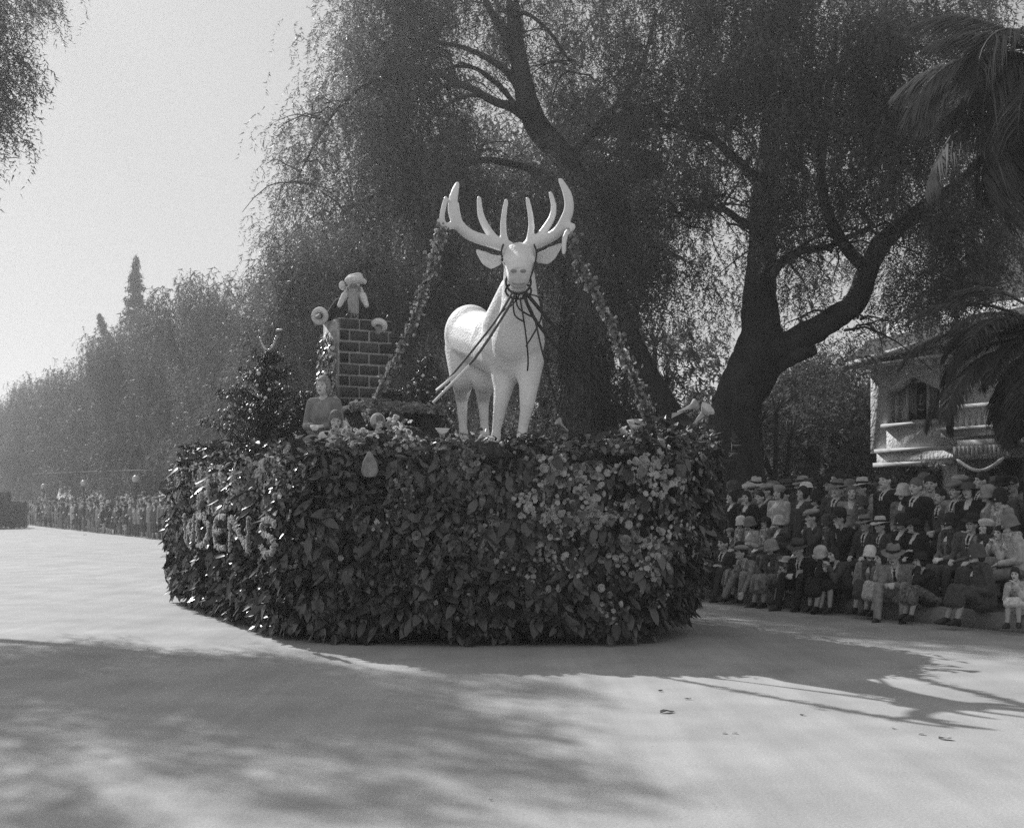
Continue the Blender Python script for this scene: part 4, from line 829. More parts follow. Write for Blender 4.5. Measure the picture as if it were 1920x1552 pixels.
# px, py of the top of the head, row, pose, hat, hat tone, coat tone, lower tone, label, extras
CROWD = [
 (1335, 1024, 1, 'kw2', None, '', 'grey', 'dark', 'bareheaded woman in grey coat at the very left of the kerb, half behind the float', {}),
 (1361, 1000, 1, 'km2', None, '', 'dark', 'dark', 'bareheaded dark-haired man in dark suit sitting on the kerb near the float', {}),
 (1397, 1009, 1, 'kw1', 'cloche', 'black', 'black', 'mid', 'woman in black cloche and black coat with white papers on her lap', {}),
 (1424, 1004, 1, 'km3', 'cap', 'grey', 'grey', 'grey', 'man in grey suit and cap bending forward, one arm hanging down', {}),
 (1466, 1001, 1, 'kw1', 'cloche', 'grey', 'mid', 'mid', 'woman in grey cloche and fur collar with a flowered skirt on the kerb', K_(fur='grey', low_mat=MFL)),
 (1489, 1033, 1, 'kc1', 'wide', 'light', 'light', 'dark', 'small child in light brimmed hat eating from both hands on the kerb', {}),
 (1521, 1000, 1, 'km1', 'fedora', 'dark', 'black', 'black', 'man in dark felt hat and black suit seated on the kerb beside the eating child', {}),
 (1563, 1011, 1, 'kw2', 'cloche', 'light', 'black', 'black', 'smiling woman in light cloche and black coat sitting on the kerb', {}),
 (1590, 1017, 1, 'kc1', None, '', 'dark', 'black', 'bareheaded girl with dark curly hair and bare legs on the kerb', {}),
 (1629, 1014, 1, 'kw1', 'cloche', 'pale', 'grey', 'dark', 'woman in pale cloche and light grey coat with long fur collar on the kerb', K_(fur='grey')),
 (1667, 1026, 1, 'kw2', None, '', 'grey', 'light', 'woman in long light skirt beside the man in grey felt hat, kerb row', {}),
 (1696, 1007, 1, 'km1', 'fedora', 'mid', 'grey', 'grey', 'man in grey felt hat and light suit with clasped hands on the kerb', {}),
 (1746, 1024, 1, 'kw2', 'wide', 'black', 'black', 'mid', 'old woman in black hat and black coat with patterned skirt on the kerb', K_(low_mat=MP)),
 (1847, 1011, 1, 'kw1', 'cloche', 'dark', 'dark', 'dark', 'woman in dark cloche and fur-trimmed coat alone at the bare kerb end', K_(fur='dark')),
 (1917, 1057, 1, 'kc1', None, '', 'light', 'pale', 'child in pale coat and white skirt cut by the right edge', {}),
 (1375, 985, 2, 'bw2', 'beret', 'grey', 'mid', 'dark', 'child in soft cap peeping out beside the float, second row', K_(dz=-.1)),
 (1394, 970, 2, 'bw1', 'cloche', 'pale', 'mid', 'dark', 'woman in white cloche nearest the float in the second row', K_(fur='light')),
 (1420, 966, 2, 'bw2', 'cloche', 'mid', 'light', 'dark', 'woman in mid grey cloche and light coat, second row', {}),
 (1443, 967, 2, 'bw1', 'wide', 'black', 'mid', 'dark', 'woman in round black hat with light fur stole, second row', K_(fur='light')),
 (1466, 959, 2, 'bw2', 'cloche', 'light', 'grey', 'dark', 'woman in pale cloche and striped fur coat, second row', K_(coat_mat=MSTR)),
 (1536, 945, 2, 'bm2', 'cap', 'grey', 'dark', 'dark', 'old man in flat cap and thick scarf with dark overcoat, second row', {}),
 (1563, 957, 2, 'bw1', 'cloche', 'dark', 'dark', 'dark', 'stout woman in dark cloche with fur collar behind the light cloche', K_(fur='mid')),
 (1588, 947, 2, 'bm2', 'fedora', 'black', 'black', 'black', 'man in broad black hat holding a hand to his face, second row', {}),
 (1630, 961, 2, 'bm1', 'fedora', 'mid', 'dark', 'dark', 'man in soft grey hat and dark suit behind the pale cloche', {}),
 (1665, 964, 2, 'bm1', 'fedora', 'light', 'dark', 'dark', 'old man in pale felt hat and dark suit, second row', {}),
 (1700, 954, 2, 'bw1', 'cloche', 'black', 'black', 'dark', 'woman in black cloche and plain black coat behind the grey felt hat', {}),
 (1731, 962, 2, 'bw2', 'wide', 'black', 'black', 'dark', 'round-faced woman in black brimmed hat and wide black coat, second row', {}),
 (1788, 953, 2, 'bw1', 'cloche', 'black', 'mid', 'dark', 'woman in black cloche with heavy fur coat, second row right', K_(fur='dark')),
 (1821, 957, 2, 'bm1', 'fedora', 'black', 'grey', 'dark', 'man in black felt hat and tweed suit, second row right', K_(coat_mat=MTW)),
 (1851, 964, 2, 'bw2', 'beret', 'light', 'grey', 'dark', 'woman in knitted light hat with dark scarf, second row right', K_(fur='dark')),
 (1886, 979, 2, 'kc1', None, '', 'light', 'mid', 'bareheaded child with dark hair between knitted hat and right edge', {}),
 (1910, 954, 2, 'bw1', 'cloche', 'mid', 'light', 'mid', 'woman in grey cloche and pale fur coat at the right edge, second row', K_(fur='light')),
 (1386, 919, 3, 'sw2', None, '', 'black', 'dark', 'dark-haired woman in black coat standing closest to the float', {}),
 (1403, 904, 4, 'sm1', 'cap', 'light', 'mid', 'dark', 'man in pale flat cap standing at the left end of the back row', {}),
 (1415, 919, 3, 'sw1', None, '', 'black', 'dark', 'dark-haired woman in black coat with white collar, standing', {}),
 (1431, 920, 3, 'sm1', None, '', 'black', 'dark', 'bareheaded man in black suit with light shirt, standing near the float', {}),
 (1442, 905, 4, 'sm2', 'cap', 'grey', 'dark', 'dark', 'man in grey flat cap behind the bareheaded man in black', {}),
 (1461, 907, 3, 'sw1', 'beret', 'grey', 'light', 'mid', 'woman in grey beret and light grey coat, standing', {}),
 (1478, 913, 4, 'sm1', 'cap', 'black', 'dark', 'dark', 'person in black cap between the grey beret and the dark bob', {}),
 (1497, 911, 3, 'sw2', None, '', 'dark', 'dark', 'woman with dark bobbed hair and dark coat, standing', {}),
 (1527, 920, 3, 'sw1', 'cloche', 'black', 'black', 'dark', 'smiling woman in black cloche, standing left of the big grey felt hat', {}),
 (1519, 900, 4, 'sw2', 'wide', 'pale', 'light', 'mid', 'woman in white brimmed hat in the back row', {}),
 (1554, 896, 3, 'sm1', 'fedora', 'mid', 'dark', 'dark', 'tall man in mid grey felt hat and dark suit, standing', {}),
 (1594, 910, 3, 'sw1', None, '', 'grey', 'mid', 'fair woman in grey coat standing below the black-hatted pair', K_(hair='f')),
 (1620, 893, 4, 'sm2', 'fedora', 'light', 'mid', 'dark', 'man in light straw-coloured hat in the back row', {}),
 (1626, 928, 3, 'sw2', 'cloche', 'dark', 'mid', 'dark', 'woman in dark cloche and fur-trimmed coat in front of the light hat', K_(fur='grey')),
 (1655, 901, 4, 'sw2', None, '', 'light', 'mid', 'fair-haired woman just left of the tall man with open collar', K_(hair='f')),
 (1673, 884, 3, 'sm1', None, '', 'black', 'dark', 'tall dark-haired man with open white collar and black jacket, standing', {}),
 (1705, 904, 3, 'sw1', 'cloche', 'light', 'mid', 'dark', 'woman in light cloche between two tall bareheaded men', {}),
 (1722, 895, 3, 'sm1', None, '', 'black', 'dark', 'fair-haired man with tie and black suit, standing', K_(hair='f')),
 (1741, 886, 4, 'sm2', None, '', 'light', 'mid', 'fair young man in light jacket in the back row', K_(hair='f')),
 (1760, 891, 4, 'sm1', None, '', 'grey', 'mid', 'young man with dark hair in the back row left of the grey flat cap', {}),
 (1758, 916, 3, 'sm2', None, '', 'mid', 'mid', 'bareheaded man in tweed jacket beside the man in light jacket and cap', K_(coat_mat=MTW)),
 (1790, 888, 4, 'sm1', 'cap', 'grey', 'dark', 'dark', 'man in very wide grey cap in the back row', {}),
 (1798, 900, 3, 'sm3', 'cap', 'mid', 'grey', 'grey', 'man in flat cap and light grey jacket with hand on hip', {}),
 (1838, 899, 3, 'sw1', 'wide', 'dark', 'black', 'dark', 'laughing woman in broad dark hat, standing', {}),
 (1861, 907, 3, 'sw2', 'cloche', 'grey', 'grey', 'mid', 'woman in grey cloche left of the big black hat', {}),
 (1883, 914, 3, 'sw1', 'cloche', 'black', 'grey', 'mid', 'woman in large black hat and pale fur-collared coat, standing', K_(fur='light')),
 (1897, 888, 4, 'sm1', 'fedora', 'black', 'mid', 'dark', 'man in black felt hat in the back row at right', {}),
 (1836, 884, 4, 'sm2', None, '', 'dark', 'dark', 'dark-haired man in shadow under the porch awning, back row', {}),
 (1917, 891, 4, 'sm1', None, '', 'grey', 'mid', 'bareheaded man cut by the right edge, back row', {}),
 (1413, 892, 4, 'sm1', 'fedora', 'light', 'dark', 'dark', 'man in light felt hat above the left end of the crowd', K_(b=.5)),
 (1434, 897, 4, 'sm2', 'fedora', 'mid', 'grey', 'dark', 'man in mid grey felt hat standing behind the grey flat cap', K_(b=.6)),
 (1456, 900, 4, 'sm1', 'cap', 'mid', 'mid', 'dark', 'man in dark grey cap standing behind the grey beret', K_(b=.7)),
 (1482, 897, 4, 'sm1', 'fedora', 'dark', 'dark', 'dark', 'man in dark felt hat above the dark bobbed hair', K_(b=.6)),
 (1504, 891, 4, 'sm2', 'fedora', 'grey', 'dark', 'dark', 'man in tall grey felt hat standing left of the white brimmed hat', K_(b=.6)),
 (1537, 894, 4, 'sm1', 'fedora', 'dark', 'dark', 'dark', 'man in dark felt hat between white brimmed hat and grey felt hat', K_(b=.7)),
 (1566, 886, 4, 'sm2', 'fedora', 'black', 'dark', 'dark', 'man in black brimmed hat beside the raised dark-haired woman', K_(b=.8)),
 (1583, 881, 4, 'sw2', None, '', 'grey', 'dark', 'dark-haired woman raised above the back row in grey', K_(b=.5)),
 (1645, 889, 4, 'sm1', 'fedora', 'dark', 'mid', 'dark', 'man in dark felt hat behind the fair-haired woman', K_(b=.6)),
 (1377, 899, 4, 'sw2', 'cloche', 'dark', 'dark', 'dark', 'woman in dark cloche at the extreme left of the back row', K_(b=.2)),
 (1606, 896, 4, 'sw1', 'cloche', 'mid', 'dark', 'dark', 'woman in mid grey cloche left of the light straw-coloured hat', K_(b=.6)),
 (1688, 896, 4, 'sm1', 'fedora', 'dark', 'dark', 'dark', 'man in dark felt hat hidden behind the tall open-collared man', K_(b=.8)),
 (1815, 890, 4, 'sm2', 'cap', 'dark', 'dark', 'dark', 'man in dark cap between the wide grey cap and the porch shadow', K_(b=.7)),
 (1862, 890, 4, 'sw2', 'wide', 'mid', 'mid', 'dark', 'woman in grey brimmed hat behind the grey cloche', K_(b=.7)),
 (1880, 893, 4, 'sm1', None, '', 'light', 'dark', 'fair-haired man in light coat left of the back-row black felt hat', K_(b=.5, hair='f')),
]
near_rows = 'spectators along the kerb right of the float'
for (px, py, row, pose, hat, ht, ct, lt, lab, ex) in CROWD:
    v = ROWV[row] + ex.get('b', 0); q = on_v(px, v); Z = q[1]
    ztop = EYE + (943 - py) * Z / F
    if row <= 2:
        base = SEAT[row]; s = (ztop - base) / (TOPN[row] + (.03 if hat else -.01))
        if pose == 'kc1' and row == 2: base = .62
        s = min(1.12, max(.62 if 'child' in lab or 'girl' in lab else .86, s)); q[2] = base
    else:
        base = .2; hatx = .06 if hat in ('fedora',) else (.03 if hat else 0.0); tops = POSES[pose]['top'] + hatx
        s = (ztop - base) / tops; s = min(1.16, max(.86, s)); q[2] = base
    # they look up the street, towards the coming floats
    fx, fy = -.84, -.54; rz = math.atan2(-fx, fy) + R.normal(0, .26)
    if row == 1: q[2] += .0
    hair = HAIR_L if ex.get('hair') == 'f' else None
    t = person(pose, tuple(q), rz, s, hat, ht, ct, lt, lab, near_rows, hair, ex.get('fur'), None, ex.get('coat_mat'), ex.get('low_mat'))
    t.rotation_euler = (rad(R.uniform(-5, 3)), rad(R.uniform(-5, 5)), rz); t.scale = (s * R.uniform(.93, 1.08), s * R.uniform(.95, 1.08), s)
# bench for the second row
bn = empty('bench', UV(8, 13.85, .2), math.atan2(DR[1], DR[0]), 'long plank bench under the second row of spectators on the kerb side', 'bench')
for k in range(5):
    mb = MB(); mb.box((k * 3.0, -.17, .36), (k * 3.0 + 2.98, .17, .40)); mb.build('plank', mat('weathered_wood', .12, .8, 6, .4, .5, 20, stretch=(.1, 1, 1)), bn)
    for x in (.25, 2.7):
        mb = MB(); mb.box((k * 3 + x, -.15, 0), (k * 3 + x + .06, .15, .358)); mb.build('leg', mat('weathered_wood', .12), bn)
# papers held by spectators
def sheet(px, py, Z, w_, h_, rz, tilt, label, fold=.06):
    mb = MB(); g_ = [(x, fold * math.sin(x * 9) * h_ * 3, z) for z in (0, -h_) for x in np.linspace(-w_ / 2, w_ / 2, 5)]
    g2 = [(x, y + .004, z) for x, y, z in g_]
    mb.raw(np.array(g_ + g2) @ rx(tilt).T, q=[[i, i + 1, i + 6, i + 5] for i in range(4)] + [[10 + i, 15 + i, 16 + i, 11 + i] for i in range(4)])
    o = mb.build('paper', M_CLOTHW); o.location = P(px, py, Z); o.rotation_euler = (0, 0, rz); tag(o, label, 'paper', 'papers held by spectators'); return o
q = on_v(1366, 12.6)[1]; sheet(1366, 1066, q, .15, .26, .5, .2, 'white papers hanging from the lap of the woman in black cloche')
q = on_v(1503, 12.6)[1]; sheet(1500, 1068, q, .12, .12, .3, .3, 'white paper wrapper in the hands of the eating child')
q = on_v(1812, 13.2)[1]; sheet(1808, 1044, q, .24, .14, .4, 1.1, 'open programme booklet held left of the dark fur-trimmed coat')

# ------------------------------------------------------------------ the far crowd
def low_person(key, ct):
    Q = POSES[key]; out = {}
    for k in ('body', 'coat', 'lower', 'hair'):
        ob = bpy.data.objects.new('tmp', Q[k]); COL.objects.link(ob); m = ob.modifiers.new('d', 'DECIMATE'); m.ratio = {'body': .06, 'coat': .18, 'lower': .25, 'hair': .25}[k]
        me = bpy.data.meshes.new_from_object(ob.evaluated_get(bpy.context.evaluated_depsgraph_get())); bpy.data.objects.remove(ob); me.name = key + '_far_' + k; out[k] = me
    out['hc'] = Q['hc']; out['H'] = Q['H']; return out
LOW = {k: low_person(k, 0) for k in ('sm1', 'sm2', 'sw1', 'sw2')}
far_n = 0
tones = ['black', 'dark', 'mid', 'dark', 'grey', 'black', 'light', 'dark']
hats_m, hats_w = ['fedora', 'cap', 'fedora', None], ['cloche', 'cloche', 'wide', None, 'beret']
farA = []
u = 56.0
while u < 103:
    for r_, v in enumerate((12.6, 13.5, 14.3)):
        if far_n >= 205: break
        uu = u + R.uniform(-.2, .2); k = ['sm1', 'sm2', 'sw1', 'sw2'][R.integers(0, 4)]; L = LOW[k]
        t = empty('person', UV(uu, v + R.uniform(-.15, .15), 0 if v < 12.9 else .2), math.atan2(.8, -.5) + R.normal(0, .4), 'hazy standing spectator in the far crowd lining the kerb left of the float', 'person', 'far crowd left of the float')
        s = R.uniform(.86, 1.03) + .02 * r_; t.scale = (s, s, s)
        for nm, kk in (('body', 'body'), ('coat', 'coat'), ('skirt' if 'w' in k else 'trousers', 'lower'), ('hair', 'hair')):
            o = add(nm, L[kk], t)
            if kk in ('coat', 'lower'): o.material_slots[0].link = 'OBJECT'; o.material_slots[0].material = wool(tones[R.integers(0, 8)] if 'w' in k else tones[R.integers(0, 5)])
        h = (hats_w if 'w' in k else hats_m)[R.integers(0, 5 if 'w' in k else 4)]
        if h:
            o = add('hat', HM[h], t); o.matrix_local = Matrix.Translation(Vector(L['hc'])) @ Matrix(L['H'].tolist()).to_4x4(); o.material_slots[0].link = 'OBJECT'; o.material_slots[0].material = felt(tones[R.integers(0, 8)])
        far_n += 1
    u += .68
def stuff_crowd():
    parts = {}
    for k in LOW:
        for kk in ('body', 'coat', 'lower', 'hair'):
            me = LOW[k][kk]; me.calc_loop_triangles(); V = np.empty(len(me.vertices) * 3, np.float32); me.vertices.foreach_get('co', V); T = np.empty(len(me.loop_triangles) * 3, np.int32); me.loop_triangles.foreach_get('vertices', T); parts[(k, kk)] = (V.reshape(-1, 3), T.reshape(-1, 3))
    sets = [[], [], []]
    for _ in range(260):
        k = ['sm1', 'sm2', 'sw1', 'sw2'][R.integers(0, 4)]; p = UV(R.uniform(103, 210), R.uniform(12.6, 15.2), .1)[None]; a = np.array([math.atan2(.8, -.5) + R.normal(0, .4)]); s = R.uniform(.88, 1.04, 1)
        for kk in ('body', 'coat', 'lower', 'hair'):
            sets[0 if kk == 'body' else (1 if R.uniform() < .7 else 2)].append(scatter(*parts[(k, kk)], p, rots(a, np.zeros(1)), s))
    Vs, Fs, mi, n = [], [], [], 0
    for i, L in enumerate(sets):
        V, Fc = join_arrays(L); Vs.append(V); Fs.append(Fc + n); mi += [i] * len(Fc); n += len(V)
    return mesh_np('distant_crowd', np.concatenate(Vs), np.concatenate(Fs), [M_SKIN, wool('dark'), wool('grey')], mi, True)
o = add('distant_crowd', stuff_crowd()); tag(o, kind='stuff')
# the man walking in the road and the float ahead of him
q = P(47, 943, 84); person('sm1', (q[0], q[1], 0), math.atan2(.3, -.95), 1.0, 'cap', 'black', 'black', 'black', 'dark figure of a man walking in the open road at the far left', None)
vc = empty('parade_float', (P(2, 943, 80)[0] - 1.6, 80, 0), -math.atan2(DR[0], DR[1]) * -1, 'dark box-shaped float far away at the left edge with a ring on top', 'parade float')
mb = MB(); mb.box((-1.5, -2.6, .12), (1.5, 2.6, 1.7)); mb.box((-1.1, -2.0, 1.702), (1.1, 1.8, 2.3)); mb.build('body', M_BUSH, vc)
n = 3000; pp = np.c_[R.uniform(-1.55, 1.55, n), R.choice([-2.65, 2.65], n), R.uniform(.1, 1.75, n)]; sel = R.uniform(size=n) < .5; pp[sel, 0] = R.choice([-1.55, 1.55], sel.sum()); pp[sel, 1] = R.uniform(-2.6, 2.6, sel.sum())
V, Fc = scatter(BUSHT[1][0], BUSHT[1][1], pp, rots(R.uniform(0, 6.28, n), R.normal(0, .7, n)), R.uniform(.4, .8, n)); add('greenery', mesh_np('greenery', V, Fc, M_BUSH), vc)['kind'] = 'stuff'
th = np.linspace(0, 2 * math.pi, 25); mb = MB(); mb.tube([(1.25 + .38 * math.cos(a), -2.0, 2.85 + .42 * math.sin(a)) for a in th], .06, 6); mb.build('ring', M_PETAL, vc)
for x in (-1.2, 1.2):
    for y in (-1.8, 1.8):
        mb = MB(); mb.tube([(x - .1, y, .35), (x + .1, y, .35)], .35, 16); mb.build('wheel', M_BLACK, vc)
# ------------------------------------------------------------------ the flower-covered float
DECK = 2.12
FL = empty('parade_float', (-.5, 17.2, 0), 0, 'large parade float with leaf-covered skirt, flower lettering and a flower-strewn deck', 'parade float')
fo = np.array([-.5, 17.2, 0.])
# outline of the skirt on the ground plan: left side, rounded front, right side, back
OUT = np.array([(-5.45, 20.7), (-4.4, 18.6), (-3.4, 16.55), (-2.72, 15.15), (-2.2, 14.62), (-1.2, 14.42), (0, 14.36), (1.1, 14.42), (1.72, 14.66), (2.0, 15.25), (2.15, 16.2), (1.8, 17.5), (.9, 19.9), (-.6, 22.7), (-1.6, 23.4), (-4.6, 22.0)])
def outline(n):
    p = np.vstack([OUT, OUT[:1]]); L = np.r_[0, np.cumsum(np.linalg.norm(np.diff(p, axis=0), axis=1))]; s = np.linspace(0, L[-1], n, endpoint=False)
    q = np.stack([np.interp(s, L, p[:, i]) for i in (0, 1)], 1)
    for _ in range(2): q = .5 * q + .25 * np.roll(q, 1, 0) + .25 * np.roll(q, -1, 0)
    t = np.roll(q, -1, 0) - np.roll(q, 1, 0); t /= np.linalg.norm(t, axis=1)[:, None]
    return q, np.stack([t[:, 1], -t[:, 0]], 1), s, L[-1]     # counter-clockwise or not: fixed below
OQ, ON, OS, OL = outline(400)
ctr = OUT.mean(0)
if ((OQ - ctr) * ON).sum() < 0: ON = -ON
def skirt(s, h):
    """a point on the skirt and its outward normal; s along the outline in metres, h 0..1 up the skirt"""
    i = (np.asarray(s) / OL * 400) % 400; i0 = i.astype(int) % 400; f = (i - np.floor(i))[:, None]; i1 = (i0 + 1) % 400
    q = OQ[i0] * (1 - f) + OQ[i1] * f; n = ON[i0] * (1 - f) + ON[i1] * f; n /= np.linalg.norm(n, axis=1)[:, None]
    right = np.clip((q[:, 0] - 1.0) / 1.0, 0, 1)
    s_ = np.asarray(s); h = np.asarray(h); out = -.10 + .42 * h * right + .10 * np.sin(h * math.pi) + .06 * np.sin(s_ * 2.1) * h + .07 * np.sin(s_ * 5.3 + h * 6) * np.sin(h * 8 + s_ * 2.2) + .05 * np.sin(s_ * 9.1 + 2) * np.sin(h * 13)
    q = q + n * out[:, None]; z = .16 + .05 * np.sin(s_ * 4.1) * (1 - h) + .10 * right * (1 - h) + h * (1.92 + .16 * right + .05 * np.sin(s_ * 1.7) + .05 * np.sin(s_ * 4.7))
    return np.c_[q, z], np.c_[n, np.zeros(len(n))]
# dark body under the leaves
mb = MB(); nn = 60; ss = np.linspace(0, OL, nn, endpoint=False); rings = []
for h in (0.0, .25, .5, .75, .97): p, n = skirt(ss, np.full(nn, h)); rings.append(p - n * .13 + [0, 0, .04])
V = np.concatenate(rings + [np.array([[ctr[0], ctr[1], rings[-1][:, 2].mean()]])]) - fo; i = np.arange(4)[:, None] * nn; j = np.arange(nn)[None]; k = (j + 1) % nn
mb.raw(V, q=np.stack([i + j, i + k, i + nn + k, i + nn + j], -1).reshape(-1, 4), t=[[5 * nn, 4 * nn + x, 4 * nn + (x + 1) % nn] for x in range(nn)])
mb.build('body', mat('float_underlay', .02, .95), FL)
ch = MB()
for x, y in ((-3.4, 18.2), (-.9, 19.6), (-.9, 15.9), (1.5, 16.3)): ch.tube([(x - .12 - fo[0], y - fo[1] - .06, .42), (x + .12 - fo[0], y - fo[1] + .06, .42)], .42, 18)
ch.build('wheel', M_BLACK, FL)['kind'] = 'stuff'
# leaf: broad magnolia leaf, folded along the midrib, tip curling down; hangs along -z from its base, face +y
def leafT(L=.17, W=.062, curl=.25, fold=.25):
    V, q = [], []
    for s, wv in ((0, .12), (.25, .75), (.55, 1.0), (.82, .62), (1.0, .04)):
        z = -L * s; y = .01 - curl * L * s * s + .02; w2 = W / 2 * wv
        V += [(-w2, y + fold * w2, z), (0, y, z), (w2, y + fold * w2, z)]
    for r_ in range(4): b = r_ * 3; q += [[b, b + 3, b + 4, b + 1], [b + 1, b + 4, b + 5, b + 2]]
    return np.array(V), np.array(q)
LT = [leafT(.18, .08), leafT(.215, .085, -.2, .3), leafT(.16, .082, .4, .15)]
SMALL = [leafT(.085, .034, .3, .2), leafT(.10, .03, -.3, .3)]
def face_out(n, k, droop=(.55, .35), yawj=.7, rollj=.6):
    """rotations that hang a leaf on the skirt: +y out along the normal, tipped outwards by droop"""
    yaw = np.arctan2(n[:, 1], n[:, 0]) - math.pi / 2 + R.normal(0, yawj, k)
    return rots(yaw, R.normal(droop[0], droop[1], k), R.normal(0, rollj, k))
# the picture side of the outline runs from the left back corner round the front to the right
def s_of(x, y): return OS[np.argmin(((OQ - [x, y]) ** 2).sum(1))]
S0, S1 = s_of(-5.45, 20.7), s_of(2.15, 16.2)
lo_, hi_ = (S0, S1) if S0 < S1 else (S0 - OL, S1)
_a, _b = s_of(-4.9, 19.6), s_of(-2.6, 15.0); s_lo, s_hi = min(_a, _b), max(_a, _b)
def rand_s(n, back=.12):
    s = R.uniform(lo_, hi_, n); b = R.uniform(size=n) < back; s[b] = R.uniform(hi_, lo_ + OL, b.sum()); return s
N = 15500; s = rand_s(N); h = R.uniform(0, 1, N) ** 1.0; p, nrm = skirt(s, h); p = p + nrm * R.uniform(-.06, .09, N)[:, None]; p[:, 2] += .06
keep = ~((h > .36) & (h < .72) & (s > s_lo) & (s < s_hi) & (R.uniform(size=N) < .75)); s, h, p, nrm = s[keep], h[keep], p[keep], nrm[keep]; N = len(s)
big = R.uniform(size=N) < np.clip(1.15 - h * .9, .25, 1.0)
parts = []
for T_, sel in ((LT[0], 0), (LT[1], 1), (LT[2], 2)):
    m_ = big & (np.arange(N) % 3 == sel); k = m_.sum()
    parts.append(scatter(T_[0], T_[1], p[m_] - fo, face_out(nrm[m_], k), np.clip(R.lognormal(-.15, .32, k), .4, 1.5)))
for T_, sel in ((SMALL[0], 0), (SMALL[1], 1)):
    m_ = ~big & (np.arange(N) % 2 == sel); k = m_.sum()
    parts.append(scatter(T_[0], T_[1], p[m_] - fo, face_out(nrm[m_], k, (.7, .6), 1.2, 1.2), R.uniform(.7, 1.5, k)))
V, Fc = join_arrays(parts); add('skirt_leaves', mesh_np('skirt_leaves', V, Fc, M_FLEAF), FL)['kind'] = 'stuff'
cs_ = R.uniform(lo_, hi_, 46); ch2 = R.uniform(0, 1, 46); N = 4200; ii = R.integers(0, 46, N); s = cs_[ii] + R.normal(0, .16, N); h = np.clip(ch2[ii] + R.normal(0, .09, N), 0, 1); p, nrm = skirt(s, h); p = p + nrm * R.uniform(.0, .12, N)[:, None]
V, Fc = scatter(LT[0][0], LT[0][1], p - fo, face_out(nrm, N, (.6, .6), 1, 1), R.uniform(.4, .9, N)); add('matt_leaves', mesh_np('matt_leaves', V, Fc, M_FLEAF2), FL)['kind'] = 'stuff'
N = 620; s = rand_s(N); p, nrm = skirt(s, np.zeros(N)); p[:, 2] += R.uniform(-.02, .14, N) + .05 * np.sin(s * 3.3); p = p + nrm * R.uniform(-.02, .12, N)[:, None]
V, Fc = scatter(LT[1][0], LT[1][1], p - fo, face_out(nrm, N, (.45, .35), .7, .5), R.uniform(.6, 1.15, N)); add('hem_leaves', mesh_np('hem_leaves', V, Fc, M_FLEAF), FL)['kind'] = 'stuff'
# 260 separate large leaves that show on top of the mass
lm = [mesh_np('leaf', T_[0], T_[1], M_FLEAF, smooth=True) for T_ in LT]
N = 260; s = R.uniform(lo_, hi_, N); h = np.where(R.uniform(size=N) < .6, R.uniform(0, .35, N), R.uniform(.35, 1, N)); p, nrm = skirt(s, h); p = p + nrm * .10
Rm = face_out(nrm, N, (.5, .35), .5, .5); sc_ = R.uniform(.95, 1.35, N)
for i in range(N):
    o = add('leaf', lm[i % 3], FL); o.matrix_local = Matrix.Translation(Vector(p[i] - fo)) @ Matrix(Rm[i].tolist()).to_4x4() @ Matrix.Scale(sc_[i], 4)
# flowers: rosettes with cupped petals
def blossom(npet=7, r=.045, cup=.5, layers=2, seed=0):
    rr = np.random.default_rng(seed); V, q = [], []
    for l in range(layers):
        rl = r * (1 - .38 * l); cu = cup + .45 * l
        for i in range(npet):
            a = 2 * math.pi * (i + .5 * l) / npet + rr.normal(0, .08); w_ = rl * .55; c, s_ = math.cos(a), math.sin(a); j = len(V)
            for (t, ww) in ((.0, .2), (.55, 1.0), (1.0, .6)):
                for sg in (-1, 1): V.append((c * rl * t - s_ * sg * w_ * ww, cup * .0 + rl * cu * t * t + .004 * l, s_ * rl * t + c * sg * w_ * ww))
            q += [[j, j + 1, j + 3, j + 2], [j + 2, j + 3, j + 5, j + 4]]
    return np.array(V), np.array(q)
BL = [blossom(6, .045, .35, 2, 1), blossom(5, .04, .5, 1, 2), blossom(7, .05, .75, 3, 3)]
TINY = [blossom(5, .022, .4, 1, 4), blossom(4, .02, .2, 1, 5)]
def flowers(name, pts, nr, T_, m, sc_lo=.7, sc_hi=1.3, parent=FL, off=fo, up=0.0):
    parts = []; k = len(pts); rt = face_out(nr, k, (-.1 + up, .45), .6, 3.0); s_ = R.uniform(sc_lo, sc_hi, k)
    for i in range(len(T_)):
        m_ = np.arange(k) % len(T_) == i
        if m_.sum(): parts.append(scatter(T_[i][0], T_[i][1], pts[m_] - off, rt[m_], s_[m_]))
    V, Fc = join_arrays(parts); o = add(name, mesh_np(name, V, Fc, m), parent); o['kind'] = 'stuff'; return o
def clusters(k, n, srange, hrange, spread, cut=1):
    cs = R.uniform(*srange, k); chh = R.uniform(*hrange, k); i = R.integers(0, k, n)
    s_, h_ = cs[i] + R.normal(0, spread, n), np.clip(chh[i] + R.normal(0, spread / 2.2, n), 0, 1.02)
    m_ = (s_ > s_lo) & (s_ < s_hi) & (h_ > .36) & (h_ < .68); h_[m_] = np.where(h_[m_] > .5, h_[m_] + .3, h_[m_] - .3)      # kept off the lettering
    return s_, h_
s, h = clusters(120, 3000, (lo_, hi_), (.03, 1), .13); p, nr = skirt(s, h); flowers('small_flowers', p + nr * .10, nr, TINY, M_PETAL2, .7, 1.7)
s, h = clusters(60, 620, (lo_, hi_), (.05, 1), .07); p, nr = skirt(s, h); flowers('white_flowers', p + nr * .12, nr, TINY, M_PETAL, .7, 1.5)
s, h = clusters(80, 1400, (lo_, hi_), (.35, 1.0), .16); p, nr = skirt(s, h); flowers('grey_flowers', p + nr * .10, nr, BL[:2], mat('mid_petal', .2, .7, 8, .5, trans=.2), .6, 1.1)
